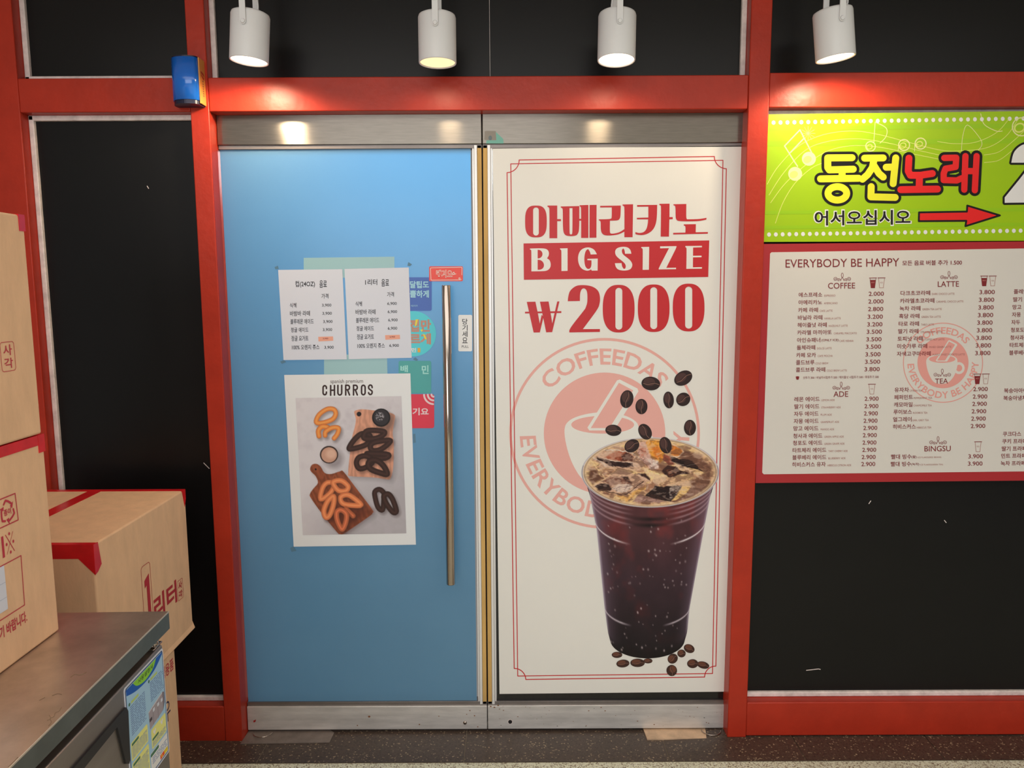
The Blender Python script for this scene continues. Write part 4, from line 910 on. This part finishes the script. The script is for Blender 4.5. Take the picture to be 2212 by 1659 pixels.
def section(name, S, head, hx0, hy0, hx1, hy1, rows, kh, eh, ph, pw):
    f = Flat(Wm, NW)
    if head: T(f, S, head, hx0, hy0, hx1, hy1, dr, 0.004)
    for kor, x0, x1, y, eng, e0, e1, price, p0, py in rows:
        T(f, S, kor, x0, y, x1, y + kh, dr, 0.012)
        if eng: T(f, S, eng, e0, y + kh * 0.88 - eh, e1, y + kh * 0.88, thin)
        if price: T(f, S, price, p0, py, p0 + pw, py + ph, dr, 0.008)
    return f
z = lambda *c: list(zip(*c))
rows = z([q_.replace('_', ' ') for q_ in '에스프레소 아메리카노 카페_라떼 바닐라_라떼 헤이즐넛_라떼 카라멜_마끼아또 아인슈패너 돌체라떼 카페_모카 콜드브루 콜드브루_라떼'.split()], (268, 266, 262, 258, 253, 250, 247, 244, 237, 233, 231), (570, 567, 515, 572, 628, 690, 545, 480, 488, 470, 608),
    (485, 582, 680, 777, 872, 968, 1065, 1160, 1257, 1352, 1445), 'ESPRESSO,AMERICANO,CAFE LATTE,VANILLA LATTE,HAZELNUT LATTE,CARAMEL MACCIATO,CAFE VIENNA,DOLCE LATTE,CAFE MOCHA,COLD BREW,COLD BREW LATTE'.split(','),
    (595, 590, 537, 593, 651, 716, 788, 503, 512, 482, 625), (737, 766, 702, 805, 896, 1012, 970, 690, 703, 648, 884), '2.000 2.000 2.800 3.200 3.200 3.500 3.500 3.500 3.500 3.500 3.800'.split(), (1163, 1158, 1155, 1150, 1145, 1138, 1133, 1127, 1121, 1116, 1110), (475, 573, 670, 768, 866, 961, 1057, 1152, 1250, 1345, 1440))
f = section('c', M6, 'COFFEE', 643, 362, 990, 437, rows, 60, 25, 54, 195)
T(f, M6, '(ONLY ICE)', 560, 1080, 778, 1118, dr, 0.012); T(f, M8, '샷추가 300 / 바닐라시럽추가 500 / 헤이즐넛 시럽추가 500 / 휘핑추가 500', 365, 50, 998, 73, dr, 0.004)
f.build('coffee_lettering', e)
rows = z([q_.replace('_', ' ') for q_ in '다크초코라떼 카라멜초코라떼 녹차_라떼 흑당_라떼 타로_라떼 딸기_라떼 토피넛_라떼 미숫가루_라떼 자색고구마라떼'.split()], (90, 82, 77, 70, 65, 60, 52, 48, 42), (467, 520, 343, 330, 325, 318, 373, 428, 473), (460, 558, 655, 752, 850, 945, 1040, 1135, 1232),
    'DARK CHOCO LATTE,CARAMEL CHOCO LATTE,GREEN TEA LATTE,GREEN TEA LATTE,TARO LATTE,STRAWBERRY LATTE,TOFFEE NUT LATTE,MIXED GRAIN LATTE,PURPLE SWEET POTATO LATTE'.split(','), (487, 543, 367, 355, 350, 345, 395, 452, 497), (775, 888, 613, 600, 515, 620, 648, 735, 905), ['3.800'] * 9, (1092, 1085, 1078, 1072, 1064, 1060, 1052, 1045, 1037), (450, 548, 645, 742, 838, 935, 1032, 1128, 1225))
section('l', M7, 'LATTE', 563, 340, 832, 410, rows, 60, 25, 54, 195).build('latte_lettering', e)
rows = z([q_.replace('_', ' ') for q_ in '레몬_에이드 딸기_에이드 자두_에이드 자몽_에이드 망고_에이드 청사과_에이드 청포도_에이드 타트체리_에이드 블루베리_에이드 히비스커스_유자'.split()], (293, 293, 290, 288, 286, 284, 281, 279, 277, 275), (505, 502, 495, 496, 494, 527, 527, 560, 560, 555), (222, 283, 344, 405, 466, 528, 587, 648, 708, 767),
    'LEMON ADE,STRAWBERRY ADE,PLUM ADE,GRAPEFRUIT ADE,MANGO ADE,GREEN APPLE ADE,GREEN GRAPE ADE,TART CHERRY ADE,BLUEBERRY ADE,HIBISCUS CITRON ADE'.split(','), (520, 518, 513, 513, 513, 543, 543, 577, 577, 570), (630, 680, 606, 667, 625, 706, 712, 738, 720, 768), ['2.900'] * 10, (880, 878, 874, 871, 869, 865, 862, 860, 855, 852), (220, 282, 343, 404, 464, 525, 586, 647, 707, 766))
section('a', M8, 'ADE', 620, 176, 743, 222, rows, 40, 16, 35, 117).build('ade_lettering', e)
rows = z('유자차 페퍼민트 캐모마일 루이보스 얼그레이 히비스커스'.split(), (1130, 1128, 1125, 1122, 1118, 1116), (1250, 1283, 1280, 1275, 1272, 1307), (143, 205, 267, 328, 390, 451), 'CITRON TEA,PEPPERMINT TEA,CHAMOMILE TEA,ROOIBOS TEA,EARL GREY TEA,HIBISCUS TEA'.split(','), (1255, 1290, 1287, 1285, 1281, 1316), (1360, 1445, 1441, 1405, 1416, 1438), ['2.900'] * 6, (1787, 1783, 1779, 1774, 1770, 1766), (140, 202, 263, 325, 386, 448))
f = section('t', M8, None, 0, 0, 0, 0, rows, 40, 16, 35, 122); T(f, M7, 'TEA', 528, 1575, 693, 1640, dr, 0.004); f.build('tea_lettering', e)
rows = [('빨대 빙수', 1102, 1272, 702, 'ICE FLAKES(RED BEANS)', 1323, 1520, '3.900', 1746, 701), ('빨대 빙수', 1099, 1268, 763, 'ICE FLAKES(GREEN TEA)', 1345, 1535, '3.900', 1743, 762)]
f = section('b', M8, 'BINGSU', 1380, 632, 1600, 678, rows, 40, 16, 35, 122); T(f, M8, '(팥)', 1273, 711, 1314, 738, dr, 0.01); T(f, M8, '(녹차)', 1270, 772, 1336, 799, dr, 0.01); f.build('bingsu_lettering', e)
f = Flat(Wm, NW)
for t, x0, y, wd in (('플레인', 1528, 440, 178), ('딸기', 1520, 540, 112), ('망고', 1513, 637, 112), ('자몽', 1505, 733, 112), ('자두', 1497, 830, 112), ('청포도', 1490, 928, 172), ('청사과', 1483, 1025, 172), ('타트체리', 1476, 1120, 228), ('블루베리', 1470, 1217, 228)): T(f, M7, t, x0, y, x0 + wd, y + 60, dr, 0.012)
for t, x0, y, wd in (('복숭아아이스티', 2045, 150, 272), ('복숭아냉차', 2040, 212, 194), ('쿠크다스', 2035, 512, 153), ('쿠키 프라페', 2030, 573, 205), ('딸기 프라페', 2026, 635, 205), ('민트 프라페', 2022, 695, 205), ('녹차 프라페', 2017, 757, 205)): T(f, M8, t, x0, y, x0 + wd, y + 40, dr, 0.012)
f.build('third_column_lettering', e)

# ------------------------------------------------------------------ steel refrigerated counter
TH = R(1.3); ZT = 0.847
fx = empty('refrigerated_counter', (-0.7905, -0.872, 0), 'steel refrigerated counter with the boxes on its worktop', 'counter', rz=TH)
inox = mat('dull_inox', cc(188, 173, 161, k=1.15), 0.36, 0.85, noise=(7, 0.26), bump=(60, 0.03)); lipm = mat('dark_lip', cc(92, 98, 96), 0.45, 0.5, noise=(9, 0.2)); edgem = mat('edge_highlight', cc(184, 174, 160), 0.3, 0.4); inox2 = mat('door_inox', cc(150, 143, 138, k=1.15), 0.36, 0.9, noise=(6, 0.1), stretch=(1, 0.3, 3))  # pale edge strip: the bevel's highlight is put into its colour
b = MB(); b.box((-0.75, -1.25, ZT - 0.004), (0, 0, ZT), inox, 0.0015); b.box((-0.004, -1.25, ZT - 0.042), (0, 0, ZT - 0.0035), lipm, 0.001); b.box((-0.75, -0.004, ZT - 0.042), (-0.0042, 0, ZT - 0.0035), lipm, 0.001); b.box((-0.0010, -1.25, ZT - 0.0034), (0.0006, 0.0004, ZT + 0.0003), edgem, 0.0006)  # lip is darker than the top: dark reflection put into its colour
b.build('worktop', fx, local=True)
fs = Flat(lambda x, y: at(x, y, Z=ZT + 0.0001), (0, 0, 1)); sm_ = mat('worktop_stain', cc(112, 92, 72), 0.6)
for pts in ([(92, 1568), (98, 1560), (96, 1552), (104, 1548), (108, 1540), (116, 1536), (122, 1528)], [(90, 1556), (97, 1552), (95, 1545)], [(76, 1512), (88, 1506)], [(104, 1502), (116, 1498), (124, 1500)], [(146, 1462), (156, 1456), (166, 1458), (180, 1452)], [(0, 1657), (12, 1646), (22, 1636)]): fs.stroke(spline(pts, 5), 1.6, sm_)
fs.build('stain', fx)
MB().box((-0.74, -1.24, 0.10), (-0.055, -0.012, ZT - 0.004), inox2, 0.002).build('body', fx, local=True)
dz = 0.775
dd = MB().box((-0.055, -0.62, 0.14), (-0.012, -0.016, dz), inox2, 0.004).build('door', fx, local=True)
hb = mat('black_plastic', cc(26, 25, 27), 0.35); b = MB()
def on_door(x, y):
    p = at(x, y, X=-0.8005) - np.array((-0.7905, -0.872, 0)); return (float(-p[0] * math.sin(TH) + p[1] * math.cos(TH)), float(p[2]))
o_ = [on_door(*p_) for p_ in ((146, 1659), (260, 1534), (266, 1528), (270, 1536), (274.5, 1640), (272, 1650), (265, 1650), (245, 1571), (170, 1659))]
o_ = [(-0.60, o_[0][1] + (o_[0][1] - o_[1][1]) * 0.5)] + o_ + [(-0.60, o_[-1][1] - 0.004)]
b.prism(o_, 'x', -0.02, -0.0075, hb)
b.build('handle', dd, local=True)
b = MB(); b.box((-0.05, -0.05, dz), (-0.016, -0.006, dz + 0.004), chrome, 0.002); b.tube([(-0.030, -0.022, dz), (-0.030, -0.022, dz + 0.014)], [0.014, 0.011], chrome, 20); b.build('hinge', dd, local=True)
MB().box((-0.055, -1.235, 0.14), (-0.012, -0.626, dz), inox2, 0.004).build('door', fx, local=True)
for sx in (-0.7, -0.1):
    for sy in (-1.15, -0.1): MB().tube([(sx, sy, 0), (sx, sy, 0.1)], [0.022, 0.018], hb, 16).build('foot', fx, local=True)
# instruction sheet on the fridge door
XI = -0.7995
cs, sn = math.cos(TH), math.sin(TH)
V0, V1 = 0.7685, 0.515                              # top and bottom heights
def PI_(u, v):
    y = -1.0705 + u * 0.1795; dy = y + 0.98
    return np.array((0.0014, dy, (V0 + (V1 - V0) * v) - 0.51))
def pl(f, pts, m, k): f.poly(pts, m, k)
q = [PI_(*p_) for p_ in rrect(0, 0, 1, 1, 0.03)]
m = MB().prism([(p_[1], p_[2]) for p_ in q], 'x', 0.0002, 0.0012, white_paper)
ie = m.build('instruction_sheet', fx, local=True); ie['label'] = 'light blue printed instruction sheet'
p = np.array((-0.80 + 0.7905, -0.98 + 0.872)); ie.location = (float(p[0] * math.cos(TH) + p[1] * math.sin(TH)), float(-p[0] * math.sin(TH) + p[1] * math.cos(TH)), 0.51)
f = Flat(PI_, (1, 0, 0)); lbm = ink(150, 186, 228); dbl = ink(28, 84, 168); gn = ink(130, 190, 50); yb_ = ink(226, 220, 128); gt = ink(64, 108, 84); tx_ = ink(104, 128, 172)
f.poly(rrect(0.02, 0.015, 0.98, 0.985, 0.03), ink(50, 66, 110), 1); f.poly(rrect(0.035, 0.025, 0.965, 0.975, 0.03), lbm, 2)
f.poly([(0.04, 0.03), (0.96, 0.03), (0.96, 0.05)] + spline([(0.96, 0.05), (0.75, 0.115), (0.5, 0.135), (0.25, 0.12), (0.04, 0.08)], 5), dbl, 3)
f.poly([(0.2, 0.03), (0.8, 0.03)] + spline([(0.8, 0.03), (0.7, 0.09), (0.5, 0.118), (0.3, 0.09), (0.2, 0.03)], 4)[1:-1], gn, 4); f.text('사용설명서', 0.32, 0.045, 0.70, 0.085, blk, 5, 0.01)
for x, y in ((0.07, 0.16), (0.56, 0.15)): f.ell(x + 0.02, y + 0.012, 0.02, 0.014, gt, 5); f.rect(x + 0.06, y, x + 0.24, y + 0.022, ink(170, 190, 110), 5)
def lines(x0, x1, y0, y1, n):
    for i in range(n):
        y = y0 + (y1 - y0) * i / n; x = x0
        while x < x1 - 0.03:
            l = random.uniform(0.03, 0.1); l = min(l, x1 - x); f.rect(x, y, x + l, y + (y1 - y0) / n * 0.45, tx_, 5); x += l + 0.015
lines(0.10, 0.46, 0.20, 0.46, 14); lines(0.60, 0.95, 0.185, 0.37, 10)
f.poly([(0.52, 0.42), (0.90, 0.385), (0.95, 0.40), (0.95, 0.50), (0.90, 0.555), (0.53, 0.585)], ink(150, 142, 150), 5); f.poly([(0.52, 0.43), (0.9, 0.395), (0.95, 0.40), (0.90, 0.385), (0.52, 0.42)], ink(200, 196, 200), 6)
for a in (0.63, 0.76): f.stroke([(a, 0.42), (a, 0.575)], 0.006, ink(84, 80, 88), 6); 
for a in (0.66, 0.78, 0.88): f.rect(a - 0.03, 0.435, a + 0.02, 0.465, white_paper, 6)
f.rect(0.53, 0.49, 0.60, 0.52, ink(70, 66, 72), 6); f.poly([(0.90, 0.385), (0.95, 0.40), (0.95, 0.50), (0.90, 0.555)], ink(112, 104, 114), 6)
for a, b_, c, d in ((0.06, 0.50, 0.47, 0.66), (0.06, 0.68, 0.47, 0.96), (0.55, 0.60, 0.95, 0.78)):
    f.poly(rrect(a, b_, c, d, 0.02), yb_, 4); f.rect(a + 0.02, b_ + (0.012 if d < 0.7 or d > 0.9 else 0.09), a + 0.19, b_ + (0.036 if d < 0.7 or d > 0.9 else 0.112), gt, 5, 0.01); lines(a + 0.02, c - 0.02, b_ + (0.045 if d < 0.7 or d > 0.9 else 0.12), d - 0.01, int((d - b_) * 55))
for x, y in ((0.62, 0.64), (0.66, 0.64), (0.64, 0.66), (0.82, 0.635), (0.86, 0.635), (0.84, 0.655)): f.ell(x, y, 0.016, 0.014, ink(232, 226, 220), 5)
f.poly([(0.50, 0.80), (0.96, 0.80), (0.96, 0.972), (0.50, 0.972)], ink(226, 214, 220), 4); f.rect(0.50, 0.805, 0.72, 0.835, gt, 5, 0.012); lines(0.54, 0.94, 0.85, 0.92, 4)
f.rect(0.74, 0.925, 0.95, 0.965, ink(240, 186, 40), 5); f.rect(0.74, 0.925, 0.85, 0.965, ink(214, 66, 40), 6); f.text('E', 0.77, 0.934, 0.81, 0.957, ink(240, 200, 60), 7, 0.02)
f.build('print', ie, local=True)

# ------------------------------------------------------------------ cardboard boxes
cr = mat('box_ink', cc(172, 44, 62), 0.7); crd = mat('box_ink_dark', cc(160, 34, 44), 0.7)
def cbox(lo, hi, lab, tapes, name='cardboard_box', flange=False):
    e = empty(name, ((lo[0] + hi[0]) / 2, (lo[1] + hi[1]) / 2, lo[2]), lab, 'box', 'cardboard drink boxes at the left')
    b = MB().box(lo, hi, card, 0.005, 3)
    if flange: b.prism([(hi[0] - 0.003, lo[2] + 0.024), (hi[0] + 0.0045, lo[2] + 0.002), (hi[0] + 0.003, lo[2] - 0.001), (hi[0] - 0.006, lo[2] + 0.003)], 'y', lo[1] + 0.01, hi[1] + 0.003, card)
    b.build('carton', e)
    t = 0.0009
    for n in tapes:
        b = MB()
        if n == 'back_top': b.box((lo[0], hi[1] - 0.022, hi[2] - 0.001), (hi[0] + t * 0.5, hi[1] + t * 0.5, hi[2] + t), tape_m); b.box((lo[0], hi[1] - 0.001, hi[2] - 0.02), (hi[0] + t * 0.7, hi[1] + t, hi[2] + t * 0.4), tape_m); b.prism([(hi[1] + t * 0.7, hi[2] + t * 0.6), (hi[1] - 0.024, hi[2] + t * 0.6), (hi[1] - 0.010, hi[2] - 0.055), (hi[1] + t * 0.7, hi[2] - 0.03)], 'x', hi[0] - 0.001, hi[0] + t, tape_m)
        if n == 'front_top':
            b.box((lo[0], lo[1] - t, hi[2] - 0.036), (hi[0] - 0.0005, lo[1] + 0.001, hi[2] + t * 0.5), tape_m); b.box((lo[0], lo[1] - t * 0.5, hi[2] - 0.001), (hi[0] - 0.0008, lo[1] + 0.016, hi[2] + t), tape_m)
            b.prism([(lo[1] - t * 0.6, hi[2] + t * 0.7), (lo[1] + 0.020, hi[2] + t * 0.7), (lo[1] + 0.030, hi[2] - 0.060), (lo[1] + 0.012, hi[2] - 0.074), (lo[1] - t * 0.6, hi[2] - 0.078)], 'x', hi[0] - 0.001, hi[0] + t, tape_m)
            b.prism([(hi[0] - 0.045, hi[2] - 0.03), (hi[0] + t * 0.4, hi[2] - 0.03), (hi[0] + t * 0.4, hi[2] - 0.078)], 'y', lo[1] - t * 1.4, lo[1] + 0.001, tape_m)
        if n == 'diagonal':
            b.prism([(hi[0] - 0.30, hi[1]), (hi[0] - 0.258, hi[1]), (hi[0] - 0.258, lo[1]), (hi[0] - 0.30, lo[1])], 'z', hi[2] - 0.001, hi[2] + t * 0.8, tape_m)
        if n == 'side_top':
            b.box((hi[0] - 0.05, lo[1], hi[2] - 0.001), (hi[0] + t * 0.5, hi[1] - 0.004, hi[2] + t), tape_m); b.box((hi[0] - 0.001, lo[1], hi[2] - 0.020), (hi[0] + t, hi[1] - 0.0045, hi[2] + t * 0.6), tape_m); b.box((hi[0] - 0.001, hi[1] - 0.020, hi[2] - 0.036), (hi[0] + t * 1.5, hi[1] + t, hi[2] + t * 1.3), tape_m)
        if n == 'corner': b.box((hi[0] - 0.02, hi[1] - 0.018, hi[2] - 0.001), (hi[0] + t * 0.5, hi[1] + t * 0.5, hi[2] + t), tape_m); b.box((hi[0] - 0.001, hi[1] - 0.0185, hi[2] - 0.032), (hi[0] + t, hi[1] + t, hi[2] + t * 0.5), tape_m)
        b.build('tape', e)
    return e
def face(x): return lambda y, z_: np.array((x + 0.0006, y, z_))
XB = -0.9825
eB = cbox((XB - 0.42, -1.46, ZT + 0.0012), (XB, -0.969, 1.279), 'cardboard box standing on the steel worktop, under the topmost box', ['side_top'])
f = Flat(lambda y, z_: np.array((XB + 0.0006, y, -z_)), (1, 0, 0)); 
def tz(f, t, y0, ztop, y1, zbot, m=cr, bold=0.0, slope=0.0): f.text(t, y0, -ztop, y1, -zbot, m, 1, bold)
f.stroke([(-1.128, -1.180), (-1.0722, -1.180), (-1.0697, -1.1255), (-1.128, -1.1255)], 0.0022, cr, 1, True)
for a in (0, 120, 240):
    tr = lambda r_, d: (-1.0985 + r_ * 0.9 * math.sin(math.radians(a + d)), -1.151 - r_ * math.cos(math.radians(a + d)))
    f.stroke([tr(0.019, -30), tr(0.023, -8), tr(0.020, 14), tr(0.019, 46)], 0.0042, cr, 1); f.poly([tr(0.026, 52), tr(0.013, 48), tr(0.016, 80)], cr, 1)
tz(f, '종이', -1.109, 1.157, -1.088, 1.144, cr, 0.02); f.stroke([(-1.110, -1.108), (-1.0885, -1.069)], 0.0016, cr, 1); f.stroke([(-1.0885, -1.108), (-1.110, -1.069)], 0.0010, cr, 1)
for a, b_ in ((-1.0993, -1.107), (-1.0993, -1.070), (-1.109, -1.0885), (-1.0895, -1.0885)): f.ell(a, b_, 0.0024, 0.0032, cr, 1)
tz(f, '기', -1.150, 1.108, -1.1165, 1.066, cr, 0.03)
f.stroke([(-1.40, -1.0525), (-1.0712, -1.0525), (-1.0735, -0.9506), (-1.40, -0.9506)], 0.0020, cr, 1, True)
tz(f, '시기 바랍니다.', -1.165, 0.938, -1.0695, 0.914, cr, 0.02)
f.build('lettering', eB)
f = Flat(lambda y, z_: np.array((XB + 0.0006, y, -z_)), (1, 0, 0)); f.poly([(-1.24, -1.0515), (-1.1216, -1.0515), (-1.1216, -0.9637), (-1.24, -0.9637)], white_paper, 2)
for a in (1.018, 0.988): f.stroke([(-1.24, -a), (-1.122, -a)], 0.0008, ink(150, 160, 180), 3)
f.build('address_label', eB)
eA = cbox((XB - 0.40, -1.47, 1.2815), (XB + 0.002, -0.976, 1.727), 'topmost cardboard box of the stack on the steel worktop', ['corner'])
f = Flat(lambda y, z_: np.array((XB + 0.0026, y, -z_)), (1, 0, 0)); f.stroke(rrect(-1.0805, -1.478, -1.0405, -1.4215, 0.006), 0.0012, cr, 1, True); tz(f, '사', -1.0725, 1.473, -1.0475, 1.452, cr, 0.01); tz(f, '각', -1.0725, 1.447, -1.0475, 1.427, cr, 0.01); f.build('lettering', eA)
XC = -1.0535
eC = cbox((XC - 0.56, -0.699, 0.4765), (XC, -0.17, 0.9447), 'cardboard box marked 1 litre in red, behind the steel counter', ['back_top', 'front_top', 'diagonal'], flange=True)
f = Flat(lambda y, z_: np.array((XC + 0.0006, y, -z_)), (1, 0, 0)); f.stroke(rrect(-0.477, -0.800, -0.4255, -0.60, 0.010), 0.0016, crd, 1, True)
f.poly([(-0.463, -0.755), (-0.435, -0.768), (-0.435, -0.605), (-0.452, -0.605), (-0.452, -0.738), (-0.463, -0.733)], crd, 1)
tz(f, '리터', -0.4185, 0.684, -0.2705, 0.612, crd, 0.03); f.stroke(rrect(-0.2640, -0.672, -0.2270, -0.609, 0.005), 0.0014, crd, 1, True); tz(f, '사', -0.258, 0.667, -0.233, 0.643, crd, 0.03); tz(f, '각', -0.258, 0.637, -0.233, 0.614, crd, 0.03); f.build('lettering', eC)
eD = cbox((XC - 0.50, -0.80, 0.0), (XC - 0.002, -0.303, 0.472), 'lowest cardboard box on the floor, carrying the box marked 1 litre', [])
f = Flat(lambda y, z_: np.array((XC - 0.0014, y, -z_)), (1, 0, 0)); tz(f, '위생용품', -0.425, 0.452, -0.318, 0.414, cr, 0.012); tz(f, '우', -0.394, 0.338, -0.356, 0.274, ink(50, 44, 74), 0.0); f.build('lettering', eD)
